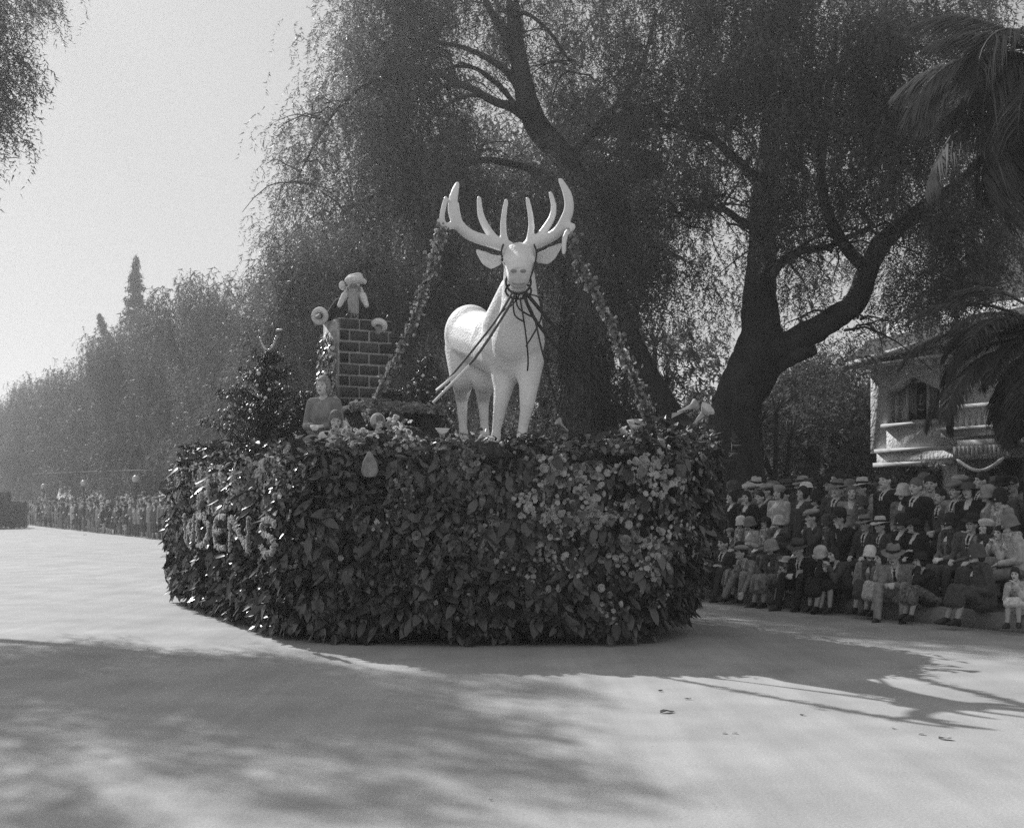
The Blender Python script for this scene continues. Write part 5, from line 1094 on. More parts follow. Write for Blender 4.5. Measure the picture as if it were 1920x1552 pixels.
s, h = clusters(26, 420, (min(s_of(.1, 14.4), s_of(1.72, 14.66)), max(s_of(.1, 14.4), s_of(1.72, 14.66))), (.3, 1.0), .09); p, nr = skirt(s, h); flowers('white_flowers', p + nr * .15, nr, BL[:2], M_PETAL, .45, .95)
# pale massed flowers on the upper left side and the left end
sa, sb = s_of(-5.2, 20.2), s_of(-3.0, 15.7)
s, h = clusters(40, 5200, (min(sa, sb), max(sa, sb)), (.66, 1.0), .17); p, nr = skirt(s, h); flowers('massed_flowers', p + nr * R.uniform(.08, .16, len(p))[:, None], nr, TINY, mat('massed_petal', .45, .7, 5, .35, trans=.25), .7, 1.5)
s, h = clusters(8, 600, (min(sa, sb), min(sa, sb) + 1.1), (.35, .7), .12); p, nr = skirt(s, h); flowers('massed_flowers', p + nr * .12, nr, TINY, mat('massed_petal', .45), .7, 1.5)
# separate roses that can be picked out, most on the right of the front
bme = [mesh_np('blossom', B_[0], B_[1], M_PETAL) for B_ in (BL[2], BL[0], BL[2])]; bmg = [mesh_np('blossom', B_[0], B_[1], M_PETAL2) for B_ in (BL[2], BL[0], BL[2])]
sR0 = s_of(.3, 14.4); sR1 = s_of(1.72, 14.66)
for i in range(150):
    if i < 85: s1 = R.uniform(min(sR0, sR1), max(sR0, sR1)); h1 = np.clip(R.normal(.6, .22), .15, .98)
    else: s1 = R.uniform(lo_, hi_); h1 = R.uniform(.1, 1)
    p, nr = skirt(np.array([s1]), np.array([h1])); rt = face_out(nr, 1, (.1, .6), .8, 2.5)[0]
    o = add('blossom', (bme if i < 85 and i % 3 else bmg)[i % 3], FL); o.matrix_local = Matrix.Translation(Vector(p[0] + nr[0] * .15 - fo)) @ Matrix(rt.tolist()).to_4x4() @ Matrix.Scale(R.uniform(.5, 1.15), 4)
# deck planting: mounds of flowers and leaves along the rim
N = 7500; s = rand_s(N, .1); h = np.ones(N); p, nr = skirt(s, h); ins = R.uniform(0, 1, N) ** 1.3 * 1.0; p = p - nr * ins[:, None]; p[:, 2] = DECK + .05 + R.uniform(-.05, .11, N) * np.exp(-ins * 1.2) + np.clip((p[:, 0] - .8) / 1.4, 0, 1) * R.uniform(0, .25, N)
m_ = R.uniform(size=N) < .36; up = np.c_[nr[:, :2], np.zeros(N)]
parts = []
for T_, sel in ((SMALL[0], 0), (SMALL[1], 1), (LT[0], 2)):
    q_ = m_ & (np.arange(N) % 3 == sel); k = q_.sum(); parts.append(scatter(T_[0], T_[1], p[q_] - fo, rots(R.uniform(0, 6.28, k), R.uniform(.8, 2.6, k), R.normal(0, .6, k)), R.uniform(.7, 1.3, k)))
V, Fc = join_arrays(parts); add('deck_leaves', mesh_np('deck_leaves', V, Fc, M_FLEAF2), FL)['kind'] = 'stuff'
q_ = ~m_; cl = np.sin(s * 3.1) + np.sin(s * 7.7 + 1) + R.normal(0, .5, N) > 0
flowers('deck_flowers', p[q_ & cl] + [0, 0, .03], up[q_ & cl], TINY, M_PETAL, 1.0, 2.2, up=-1.0); flowers('deck_flowers', p[q_ & ~cl] + [0, 0, .02], up[q_ & ~cl], TINY, M_PETAL2, 1.0, 2.2, up=-1.0)
s, h = clusters(30, 1500, (lo_, hi_), (1, 1), .12); p, nr = skirt(s, np.ones(len(s))); p = p - nr * R.uniform(-.05, .3, len(s))[:, None]; p[:, 2] = DECK + .06 + np.abs(R.normal(0, .09, len(s)))
flowers('rim_flowers', p[::2], nr[::2], BL[:2], mat('mid_petal', .2), .6, 1.2, up=-.5); flowers('rim_flowers', p[1::2], nr[1::2], TINY, M_PETAL, 1.0, 2.0, up=-.5)
s, h = clusters(26, 700, (lo_, hi_), (1, 1), .14); p, nr = skirt(s, np.ones(len(s))); p = p - nr * R.uniform(-.02, .25, len(s))[:, None]; p[:, 2] = DECK + .1 + np.abs(R.normal(0, .08, len(s)))
V, Fc = scatter(LT[0][0], LT[0][1], p - fo, rots(R.uniform(0, 6.28, len(s)), R.uniform(.8, 2.8, len(s)), R.normal(0, .8, len(s))), R.uniform(.5, .95, len(s))); add('rim_leaves', mesh_np('rim_leaves', V, Fc, M_FLEAF), FL)['kind'] = 'stuff'
# twiggy sprigs that break the outline
N = 420; s = rand_s(N, .05); p, nr = skirt(s, np.ones(N)); p[:, 2] = DECK + .02; p -= nr * R.uniform(0, .5, N)[:, None]
V, Fc = scatter(BUSHT[0][0] * [1, 1, -1], BUSHT[0][1], p - fo, rots(R.uniform(0, 6.28, N), R.normal(0, .5, N)), R.uniform(.3, .62, N) + np.clip((p[:, 0] - .8), 0, 1) * .6 + np.clip((-3.2 - p[:, 0]), 0, 1) * .4); add('sprigs', mesh_np('sprigs', V, Fc, M_FLEAF2), FL)['kind'] = 'stuff'
# deck
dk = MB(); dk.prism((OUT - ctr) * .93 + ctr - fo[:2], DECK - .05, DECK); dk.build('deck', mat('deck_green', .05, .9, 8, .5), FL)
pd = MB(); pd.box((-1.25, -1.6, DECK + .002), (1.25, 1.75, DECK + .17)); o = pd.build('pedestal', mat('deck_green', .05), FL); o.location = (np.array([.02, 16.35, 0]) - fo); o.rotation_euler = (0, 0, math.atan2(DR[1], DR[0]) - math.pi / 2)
PED = DECK + .17
NN = 2600; a_ = R.uniform(-1.3, 1.3, NN); b_ = R.uniform(-1.65, 1.8, NN); q2 = np.array([.02, 16.35]) + np.c_[a_] * RR + np.c_[b_] * DR
flowers('pedestal_flowers', np.c_[q2, PED + R.uniform(-.12, .06, NN)], np.tile([[RR[0], RR[1], 0]], (NN, 1)), TINY, M_PETAL2, .8, 2.0, up=-1.2)
flowers('pedestal_flowers', np.c_[q2[:900] + R.normal(0, .1, (900, 2)), PED + R.uniform(-.05, .08, 900)], np.tile([[RR[0], RR[1], 0]], (900, 1)), TINY, M_PETAL, .8, 2.0, up=-1.2)
# trumpet flowers at the rim
def trumpet(L=.26):
    return MB().lathe([(.012, 0), (.016, L * .45), (.03, L * .75), (.075, L), (.078, L * 1.0), (.028, L * .74)], 10).mesh('trumpet_flower', M_PETAL, True)
TRM = trumpet()
for px, py, Z, tilt, az, s_ in ((1338, 832, 15.4, 2.0, -1.2, 1.1), (1322, 885, 15.2, 2.9, 0, 1.0), (1334, 888, 15.25, 2.8, -.6, 1.0), (1181, 842, 14.6, .35, .5, 1.2), (1192, 838, 14.65, .2, -.3, 1.2), (1294, 800, 15.4, .9, .8, 1.3), (1271, 772, 15.6, 1.2, 1.9, 1.0), (1065, 808, 15.0, .9, -1, .7), (828, 850, 14.6, .1, .4, 1.1), (398, 852, 18.8, 1.0, 1.2, 1.2), (362, 872, 19.6, .9, 1.9, 1.0)):
    o = add('trumpet_flower', TRM, FL); o.location = P(px, py, Z) - fo; o.rotation_euler = Euler((tilt, 0, az), 'XYZ'); o.scale = (s_,) * 3
# round pale disc flower on the left shoulder
mb = MB(); mb.lathe([(.0, .02), (.1, .015), (.125, -.01), (.1, -.02)], 18); o = mb.build('disc_flower', M_PETAL2, FL, True); o.location = P(566, 903, 14.95) - fo; o.rotation_euler = Euler((rad(80), rad(10), rad(-15)), 'XYZ')
# lettering of massed flowers along the left side
A_, B_ = np.array([-5.45, 20.7]), np.array([-2.72, 15.15]); dAB = (B_ - A_) / np.linalg.norm(B_ - A_); nAB = np.array([dAB[1], -dAB[0]]);
if nAB @ (A_ - ctr) < 0: nAB = -nAB
GL = {'W': [[(0, 1), (.22, 0), (.5, .7), (.78, 0), (1, 1)]], 'D': [[(0, 0), (0, 1), (.5, .95), (.95, .62), (.95, .36), (.5, .04), (0, 0)]], 'E': [[(.95, 1), (.35, 1), (.05, .75), (.05, .25), (.35, 0), (.95, 0)], [(.05, .52), (.62, .52)]],
      'N': [[(0, 0), (0, 1), (.95, 0), (.95, 1)]], 'S': [[(.95, .82), (.6, 1), (.2, .95), (.05, .75), (.25, .55), (.75, .45), (.95, .25), (.7, .03), (.3, 0), (.02, .18)]], 'C': [[(.9, .85), (.5, 1), (.1, .8), (.02, .5), (.1, .2), (.5, 0), (.9, .15)]]}
def t_of_px(px):
    k = (px - 960) / F; a = B_[0] - k * B_[1]; b = dAB[0] - k * dAB[1]; return -a / b      # distance from B along dAB
LETTERS = [('W', 385, 405), ('D', 412, 434), ('E', 444, 466), ('N', 476, 514), ('S', 536, 566)]
for ch_, xa, xb in LETTERS:
    ta, tb = t_of_px(xa), t_of_px(xb); pts = []
    for st in GL[ch_]:
        st = np.array(st); L = np.r_[0, np.cumsum(np.linalg.norm(np.diff(st * [tb - ta, .40], axis=0), axis=1))]; n = max(8, int(L[-1] / .011)); ss_ = np.linspace(0, L[-1], n)
        pts.append(np.stack([np.interp(ss_, L, st[:, i]) for i in (0, 1)], 1))
    pts = np.concatenate(pts); k = len(pts)
    c = B_ + dAB * np.c_[ta + (tb - ta) * pts[:, 0]] + nAB * .29
    c3 = np.c_[c, 1.02 + .40 * pts[:, 1]] + R.normal(0, .007, (k, 3))
    c3 = np.concatenate([c3, c3 + R.normal(0, .011, (k, 3)), c3 + R.normal(0, .011, (k, 3))])
    V, Fc = scatter(BL[2][0] * .42, BL[2][1], c3 - fo, face_out(np.tile([[nAB[0], nAB[1], 0]], (len(c3), 1)), len(c3), (0, .4), .4, 3), R.uniform(.8, 1.25, len(c3)))
    add('flower_letter', mesh_np('flower_letter', V, Fc, M_PETAL), FL)
# the letter that wraps round the front corner
pts = np.array([P(x, y, 14.72) for x, y in ((612, 985), (596, 988), (590, 1000), (598, 1005), (604, 1018), (592, 1030), (590, 1026), (606, 1012), (594, 994))]); c3 = np.concatenate([pts + R.normal(0, .02, pts.shape) for _ in range(6)]) - [0, .16, 0]
V, Fc = scatter(BL[2][0] * .62, BL[2][1], c3 - fo, face_out(np.tile([[-.5, -.85, 0]], (len(c3), 1)), len(c3), (0, .4), .4, 3), R.uniform(.8, 1.25, len(c3))); add('flower_letter', mesh_np('flower_letter', V, Fc, M_PETAL2), FL)

# ------------------------------------------------------------------ the white deer
DZ = 16.3
deer = empty('deer_statue', (.05, 16.3, PED), 0, 'giant white deer statue with wide antlers standing on the float', 'statue'); do = np.array([.05, 16.3, PED])
def D(px, py, Z): return P(px, py, Z) - do
pr = [('c', D(958, 655, 15.95), D(888, 632, 17.25), .40, .38, 0), ('e', D(882, 628, 17.35), (.36, .42, .41), None, 0), ('c', D(968, 668, 15.7), D(940, 640, 16.2), .31, .39, 0),
      ('c', D(972, 640, 15.55), D(976, 575, 15.35), .33, .235, 0), ('c', D(976, 580, 15.4), D(973, 510, 15.3), .235, .19, 0), ('c', D(955, 610, 15.9), D(966, 545, 15.5), .34, .2, 0),
      # head
      ('e', D(973, 484, 15.22), (.215, .24, .185), None, 0), ('c', D(973, 492, 15.1), D(972, 519, 14.80), .175, .14, 0), ('e', D(972, 521, 14.72), (.128, .11, .125), None, 1), ('c', D(972, 536, 14.85), D(973, 530, 15.15), .085, .12, 0),
      ('e', D(948, 487, 15.05), (.055, .07, .05), None, 0), ('e', D(997, 487, 15.05), (.055, .07, .05), None, 0), ('c', D(950, 470, 15.25), D(944, 462, 15.28), .07, .06, 0), ('c', D(994, 470, 15.25), D(998, 462, 15.28), .07, .06, 0),
      # front legs
      ('c', D(948, 690, 15.8), D(944, 725, 15.7), 0.206, 0.125, 0), ('c', D(944, 725, 15.7), D(938, 762, 15.62), 0.125, 0.090, 0), ('c', D(938, 762, 15.62), D(931, 806, 15.62), 0.086, 0.060, 0), ('c', D(931, 806, 15.62), D(929, 828, 15.6), 0.060, 0.077, 0),
      ('c', D(990, 675, 15.55), D(992, 715, 15.45), 0.206, 0.133, 0), ('c', D(992, 715, 15.45), D(988, 760, 15.38), 0.129, 0.095, 0), ('c', D(988, 760, 15.38), D(980, 805, 15.36), 0.086, 0.062, 0), ('c', D(980, 805, 15.36), D(977, 829, 15.33), 0.065, 0.082, 0),
      # hind legs: thigh, hock back, shank
      ('c', D(872, 655, 17.3), D(868, 712, 17.1), 0.284, 0.172, 0), ('c', D(868, 712, 17.1), D(866, 748, 17.45), 0.155, 0.090, 0), ('c', D(866, 748, 17.45), D(868, 800, 17.3), 0.086, 0.062, 0), ('c', D(868, 800, 17.3), D(870, 822, 17.22), 0.065, 0.077, 0),
      ('c', D(905, 665, 17.1), D(908, 716, 16.9), 0.258, 0.155, 0), ('c', D(908, 716, 16.9), D(906, 750, 17.2), 0.146, 0.086, 0), ('c', D(906, 750, 17.2), D(908, 797, 17.05), 0.082, 0.060, 0), ('c', D(908, 797, 17.05), D(909, 818, 16.98), 0.062, 0.077, 0),
      ('e', D(868, 600, 17.75), (.09, .12, .16), None, 0)]
add('body', remesh('deer_body', pr, .028, [mat('deer_white', .88, .65, 2.2, .12, 1.0, 34), mat('muzzle_grey', .64, .7, 6, .15, .8, 34)], 6), deer)
for side, L in ((-1, [(942, 488, 15.3), (925, 492, 15.27), (908, 484, 15.25), (893, 470, 15.24)]), (1, [(1004, 486, 15.3), (1021, 484, 15.27), (1036, 474, 15.25), (1053, 458, 15.24)])):
    mb = MB(); c = np.array([D(*q) for q in L]); c, r_ = catmull(c, np.array([.05, .088, .075, .012]), 5); V = []; n = 12
    th = np.linspace(0, 2 * math.pi, n, endpoint=False); d = c[-1] - c[0]; d /= np.linalg.norm(d); upv = np.cross([0, -1, 0], d); upv /= np.linalg.norm(upv)
    for ci, ri in zip(c, r_): V += [ci + upv * math.cos(t) * ri + np.array([0, -1, 0]) * (math.sin(t) * ri * .28 + .5 * ri * (math.cos(t) ** 2) - .2 * ri) for t in th]
    m = len(c); i = np.arange(m - 1)[:, None] * n; j = np.arange(n)[None]; k = (j + 1) % n
    mb.raw(V, q=np.stack([i + j, i + k, i + n + k, i + n + j], -1).reshape(-1, 4)); mb.build('ear', mat('deer_white', .7), deer, True)
M_ANT = mat('antler_white', .80, .35, 4, .1, .2, 30)
ANT = {-1: [([(953, 463, 15.28), (935, 458, 15.26), (915, 452, 15.2), (884, 442, 15.1), (862, 424, 15.0), (850, 400, 14.98), (850, 372, 15.0), (858, 345, 15.05)], [.085, .085, .08, .078, .076, .072, .066, .034]),
            ([(932, 455, 15.26), (915, 432, 15.3), (902, 405, 15.35), (898, 372, 15.4)], [.068, .058, .050, .034]), ([(947, 458, 15.28), (944, 436, 15.33), (944, 412, 15.36), (949, 377, 15.38)], [.06, .05, .044, .034]),
            ([(858, 422, 15.0), (842, 424, 14.95), (832, 424, 14.9), (829, 405, 14.88), (836, 372, 14.9)], [.055, .05, .05, .042, .034]), ([(863, 424, 15.0), (858, 402, 15.08), (857, 383, 15.12)], [.055, .045, .034])],
       1: [([(989, 463, 15.28), (1003, 457, 15.26), (1021, 450, 15.2), (1045, 436, 15.1), (1060, 412, 15.0), (1067, 390, 14.98), (1064, 365, 15.0), (1051, 338, 15.05)], [.085, .08, .078, .077, .075, .07, .062, .034]),
           ([(1004, 455, 15.26), (1022, 430, 15.3), (1035, 408, 15.34), (1038, 385, 15.38), (1032, 363, 15.4)], [.062, .056, .05, .042, .034]), ([(992, 457, 15.28), (996, 430, 15.33), (995, 405, 15.36), (989, 374, 15.38)], [.06, .048, .042, .034]),
           ([(1062, 425, 15.0), (1074, 425, 14.92), (1064, 437, 14.88), (1058, 452, 14.86), (1057, 474, 14.86)], [.055, .045, .045, .04, .034])]}
for sd_, tl in ANT.items():
    a0 = None
    for L, r_ in tl:
        pr = [('c', 0, 0, 0, 0, 0)]
    prs = []
    for L, r_ in tl:
        c, rr_ = catmull(np.array([D(*q) for q in L]), np.array(r_), 5); prs += [('c', c[i], c[i + 1], rr_[i] * .88, rr_[i + 1] * .88, 0) for i in range(len(c) - 1)]
    add('antler', remesh('antler', prs, .02, [M_ANT], 3), deer)
for L in ([(955, 472), (940, 458), (935, 462)], ):
    pass
M_STRAP = mat('dark_strap', .03, .6)
def band(pts, w_, m, name, parent, off=do, wdir=(0, 0, 1), th_=.006):
    pts = np.array(pts) - off; V = []; wd = np.asarray(wdir, float)
    for i, p_ in enumerate(pts):
        d = pts[min(i + 1, len(pts) - 1)] - pts[max(i - 1, 0)]; d /= np.linalg.norm(d) + 1e-9; s_ = wd - d * wd.dot(d); s_ /= np.linalg.norm(s_) + 1e-9; n_ = np.cross(d, s_)
        V += [p_ - s_ * w_ / 2 - n_ * th_, p_ + s_ * w_ / 2 - n_ * th_, p_ + s_ * w_ / 2 + n_ * th_, p_ - s_ * w_ / 2 + n_ * th_]
    q = [];
    for i in range(len(pts) - 1):
        for j in range(4): q.append([i * 4 + j, i * 4 + (j + 1) % 4, i * 4 + 4 + (j + 1) % 4, i * 4 + 4 + j])
    n = len(pts) - 1; q += [[0, 3, 2, 1], [n * 4, n * 4 + 1, n * 4 + 2, n * 4 + 3]]
    return MB().raw(V, q=q).build(name, m, parent)
# bridle straps and the eyes, nostrils
def ring_band(name, c, rx_, rz_, tilt, m=M_STRAP, w_=.025, yaw=0):
    th = np.linspace(0, 2 * math.pi, 25); mb = MB(); T_ = rx(tilt); mb.tube([np.array(c) + T_ @ np.array([rx_ * math.cos(a), .02 * math.sin(2 * a) * 0, rz_ * math.sin(a)]) for a in th], w_ / 2, 6, close=False); return mb.build(name, m, deer, True)
ring_band('bridle_strap', D(972, 529, 14.84), .145, .135, 0.15, w_=.03); ring_band('bridle_strap', D(972, 545, 14.95), .15, .10, .5, w_=.028)
mb = MB(); mb.tube([D(944, 458, 15.12), D(940, 476, 15.08), D(950, 500, 14.98), D(956, 520, 14.84)], .012, 6, smooth_n=4); mb.build('bridle_strap', M_STRAP, deer)
mb = MB(); mb.tube([D(1001, 458, 15.12), D(1006, 476, 15.08), D(1000, 505, 14.98), D(990, 530, 14.84)], .012, 6, smooth_n=4); mb.build('bridle_strap', M_STRAP, deer)
for s_ in (-1, 1):
    mb = MB(); mb.ball(D(972 + s_ * 29, 487, 15.03), (.024, .022, .022), 10, 6); mb.build('eye', M_DARK, deer, True)
    mb = MB(); mb.ball(D(972 + s_ * 9, 508, 14.63), (.036, .03, .020), 10, 6); mb.build('nostril', mat('nostril_grey', .28, .7), deer, True)
mb = MB(); mb.tube([D(960, 531, 14.66), D(968, 534, 14.63), D(976, 534, 14.63), D(984, 531, 14.66)], .006, 6); mb.build('mouth', mat('nostril_grey', .12), deer)
# knot of straps under the chin and reins
kn = MB()
for i in range(3):
    a = D(972 + R.normal(0, 9), 545 + R.normal(0, 5), 14.95); b = D(972 + R.normal(0, 22), 585 + R.normal(0, 16), 15.05); kn.tube([a, (a + b) / 2 + [R.normal(0, .05), -.06, -.03], b], .010, 5, smooth_n=4)
kn.build('bridle_knot', M_STRAP, deer)
M_REIN = mat('rein_webbing', .10, .7); reins = empty('reins', tuple(do), 0, 'dark reins fanning from the muzzle of the white deer to the deck', 'reins'); reins.rotation_euler = (0, 0, 0)
def rein(L, r_=.014, m=M_REIN, sag=.0):
    p_ = np.array([P(*q) for q in L]); mb = MB(); c, _ = catmull(p_, np.ones(len(p_)), 6); mb.tube(c - do, r_, 6); mb.build('rein', m, reins)
rein([(962, 546, 14.8), (930, 600, 15.0), (880, 664, 15.3), (818, 738, 15.7)]); rein([(966, 552, 14.8), (945, 590, 14.95), (890, 672, 15.2), (815, 752, 15.6)], .016)
rein([(985, 548, 14.85), (1012, 580, 14.95), (1070, 650, 15.2), (1168, 770, 15.7)], .022, M_STRAP); rein([(982, 552, 14.85), (1004, 600, 14.95), (1060, 670, 15.2), (1150, 765, 15.6)], .02, M_STRAP)
rein([(980, 555, 14.85), (1000, 590, 14.85), (1017, 660, 14.95), (1045, 760, 15.2)], .012, M_STRAP); rein([(975, 558, 14.85), (985, 620, 14.85), (990, 670, 14.95), (989, 695, 15.05)], .011, M_STRAP)
rein([(962, 556, 14.8), (965, 590, 14.8), (984, 604, 14.85)], .011, M_STRAP); rein([(990, 552, 14.9), (1012, 560, 14.9), (1014, 598, 14.95), (986, 650, 15.1)], .010, M_STRAP)
for L in ([(855, 702, 15.3), (818, 732, 15.62)], [(880, 686, 15.2), (812, 755, 15.55)]):
    band([P(*q) for q in L], .035, M_CLOTHW, 'rein_pale_end', reins, do)  # lower stretch of the reins, its brightness against the dark painted white
# flower garlands from antler tips down to the deck
def garland(L, label, r_=.045):
    p_ = np.array([P(*q) for q in L]); c, _ = catmull(p_, np.ones(len(p_)), 16); t = empty('flower_garland', tuple(p_[0]), 0, label, 'garland', 'flower garlands hanging from the antlers'); o0 = p_[0]
    mb = MB(); mb.tube(c - o0, .012, 5); mb.build('cord', M_STRAP, t)
    n = int(len(c) * 9); i = R.uniform(0, len(c) - 1.01, n); i0 = i.astype(int); f = (i - i0)[:, None]; q = c[i0] * (1 - f) + c[i0 + 1] * f
    wob = 1 + .5 * np.sin(i * .9) + .3 * np.sin(i * 2.3); q = q + R.normal(0, r_ * .55, (n, 3)) * wob[:, None]
    h_ = n // 2
    flowers('garland_flowers', q[:h_], np.tile([[-.3, -.9, 0]], (h_, 1)), TINY, mat('garland_dark', .16, .8, 6, .5, trans=.2), .6, 1.35, t, o0); flowers('garland_flowers', q[h_:], np.tile([[-.3, -.9, 0]], (n - h_, 1)), TINY, mat('garland_petal', .30, .7, 6, .3, trans=.3), .6, 1.35, t, o0)
    V, Fc = scatter(SMALL[0][0], SMALL[0][1], q[::4] - o0, rots(R.uniform(0, 6.28, len(q[::4])), R.normal(0, .8, len(q[::4]))), R.uniform(.5, .9, len(q[::4]))); add('garland_leaves', mesh_np('garland_leaves', V, Fc, M_FLEAF2), t)['kind'] = 'stuff'
garland([(832, 424, 14.9), (820, 462, 15.0), (800, 528, 15.25), (775, 600, 15.6), (738, 680, 16.0), (705, 748, 16.3), (690, 790, 16.4)], 'pale flower garland from the left antler down to the deck by the chimney')
garland([(1072, 440, 14.9), (1090, 510, 14.9), (1112, 540, 14.9), (1140, 598, 14.92), (1168, 662, 14.95), (1198, 730, 15.0), (1212, 770, 15.05), (1222, 812, 15.1)], 'pale flower garland from the right antler down to the front right corner', .052)

# ------------------------------------------------------------------ chimney, mantel, trees on the deck
CZ = 18.3; cb_ = P(670, 752, CZ); cbase = np.array([cb_[0], cb_[1] + .1, DECK])
chz = EYE + (943 - 602) * CZ / F - DECK       # height of the chimney above the deck
chm = empty('chimney', tuple(cbase), math.atan2(-DR[0], -DR[1]) * -1 * -1 if False else 0, 'tall make-believe brick chimney on the float with a bearded man standing in it', 'chimney')
chm.rotation_euler = (0, 0, math.atan2(DR[1], DR[0]) - math.pi / 2)     # local +Y points away down the road
W2, D2 = .39, .30; M_BRICK = mat('dark_brick', .045, .8, 9, .6, .7, 40); nt = M_BRICK.node_tree; oi = nt.nodes.new('ShaderNodeObjectInfo'); mr = nt.nodes.new('ShaderNodeMapRange'); mr.inputs[3].default_value = .025; mr.inputs[4].default_value = .085
nt.links.new(oi.outputs['Random'], mr.inputs[0]); nt.links.new(mr.outputs[0], nt.nodes['Principled BSDF'].inputs['Base Color'])
M_MORT = mat('pale_mortar', .38, .9, 20, .2)
mb = MB(); t_ = .05
mb.box((-W2, -D2, 0), (W2, -D2 + t_, chz)); mb.box((-W2, D2 - t_, 0), (W2, D2, chz)); mb.box((-W2, -D2 + t_, 0), (-W2 + t_, D2 - t_, chz)); mb.box((W2 - t_, -D2 + t_, 0), (W2, D2 - t_, chz)); mb.build('shaft', M_MORT, chm)
rows = 13; rh = chz / rows; bl_ = .30; bms = {}
def brick(x0, x1, z0, z1, y, axis='f'):
    w_ = round(x1 - x0, 3); key = (w_, axis)
    if key not in bms:
        mb = MB(); dep = .022
        if axis == 'f': mb.box((-w_ / 2, -dep, -(rh - .030) / 2), (w_ / 2, .0, (rh - .030) / 2))
        else: mb.box((-dep, -w_ / 2, -(rh - .030) / 2), (0, w_ / 2, (rh - .030) / 2))
        bms[key] = mb.mesh('brick', M_BRICK)
    o = add('brick', bms[key], chm); o.location = ((x0 + x1) / 2, y, (z0 + z1) / 2) if axis == 'f' else (y, (x0 + x1) / 2, (z0 + z1) / 2)
    if axis == 'f': o.location.y += R.uniform(-.007, .003); o.rotation_euler = (R.normal(0, .012), R.normal(0, .012), R.normal(0, .012)); o.scale = (R.uniform(.95, 1.01), 1, R.uniform(.92, 1.03))
for r_ in range(rows):
    z0 = r_ * rh; off = (r_ % 2) * bl_ / 2; x = -W2 - off
    while x < W2 - .01:
        a, b = max(x, -W2), min(x + bl_ - .026, W2)
        if b - a > .03: brick(a, b, z0, z0 + rh, -D2 + .001)
        x += bl_
    if r_ > 8:
        x = -D2 - off
        while x < D2 - .01:
            a, b = max(x, -D2), min(x + bl_ - .026, D2)
            if b - a > .03: brick(a, b, z0, z0 + rh, W2 + .021, 's')
            x += bl_
# snow-like white wrapping with dark sprigs on the lit side and a ragged capping
mb = MB(); mb.box((-W2 - .03, -D2 + .0, chz * .36), (-W2 - .001, D2, chz - .01)); mb.build('side_panel', mat('panel_cloth', .36, .85, 9, .5), chm)
n = 420; q = np.c_[np.full(n, -W2 - .05) + R.uniform(-.05, .0, n), R.uniform(-D2 - .05, D2, n), chz * (.25 + .66 * R.uniform(0, 1, n))]
V, Fc = scatter(SMALL[0][0], SMALL[0][1], q, rots(R.normal(1.57, .5, n), R.normal(.5, .6, n)), R.uniform(.8, 1.5, n)); add('holly', mesh_np('holly', V, Fc, M_FLEAF), chm)['kind'] = 'stuff'
n = 260; q = np.c_[np.full(n, -W2 - .08) + R.uniform(-.05, .0, n), R.uniform(-D2 - .08, D2, n), chz * (.3 + .5 * R.uniform(0, 1, n))]
V, Fc = scatter(TINY[0][0], TINY[0][1], q, rots(R.normal(1.57, .6, n), R.normal(0, .6, n)), R.uniform(.9, 1.8, n)); add('berry_flowers', mesh_np('berry_flowers', V, Fc, M_PETAL), chm)['kind'] = 'stuff'
n = 240; a = R.uniform(0, 1, n); q = np.c_[R.uniform(-W2 + .03, W2 - .03, n), np.where(a < .5, -D2 + .02, R.uniform(-D2, D2, n)), chz + R.uniform(-.03, .04, n)]
V, Fc = scatter(SMALL[1][0], SMALL[1][1], q, rots(R.uniform(0, 6, n), R.uniform(.8, 2.4, n)), R.uniform(.5, 1.0, n)); add('capping_leaves', mesh_np('capping_leaves', V, Fc, M_FLEAF2), chm)['kind'] = 'stuff'
# mantel / hearth in front of the chimney
hr_ = P(735, 790, 17.5); mt = empty('mantel', (hr_[0], hr_[1], DECK), chm.rotation_euler[2], 'dark fireplace mantel edged with pale flower fringe in front of the chimney', 'mantel')
mh = EYE + (943 - 763) * 17.5 / F - DECK
mb = MB(); mb.box((-.65, -.22, mh - .10), (.62, .25, mh)); mb.build('shelf', M_BRICK, mt)
for x0, x1 in ((-.60, -.42), (.38, .57)): mb = MB(); mb.box((x0, -.18, 0), (x1, .2, mh - .101)); mb.build('jamb', M_BRICK, mt)
mb = MB(); mb.box((-.42, .1, 0), (.38, .18, mh - .101)); mb.build('fireback', M_BLACK, mt)
n = 900; q = np.c_[R.uniform(-.7, .66, n), -.24 + R.normal(0, .025, n), mh - .02 + R.normal(0, .03, n)]; o_ = flowers('fringe', q + 0, np.tile([[0., -1, 0]], (n, 1)), TINY, M_PETAL2, .7, 1.4, mt, np.zeros(3))

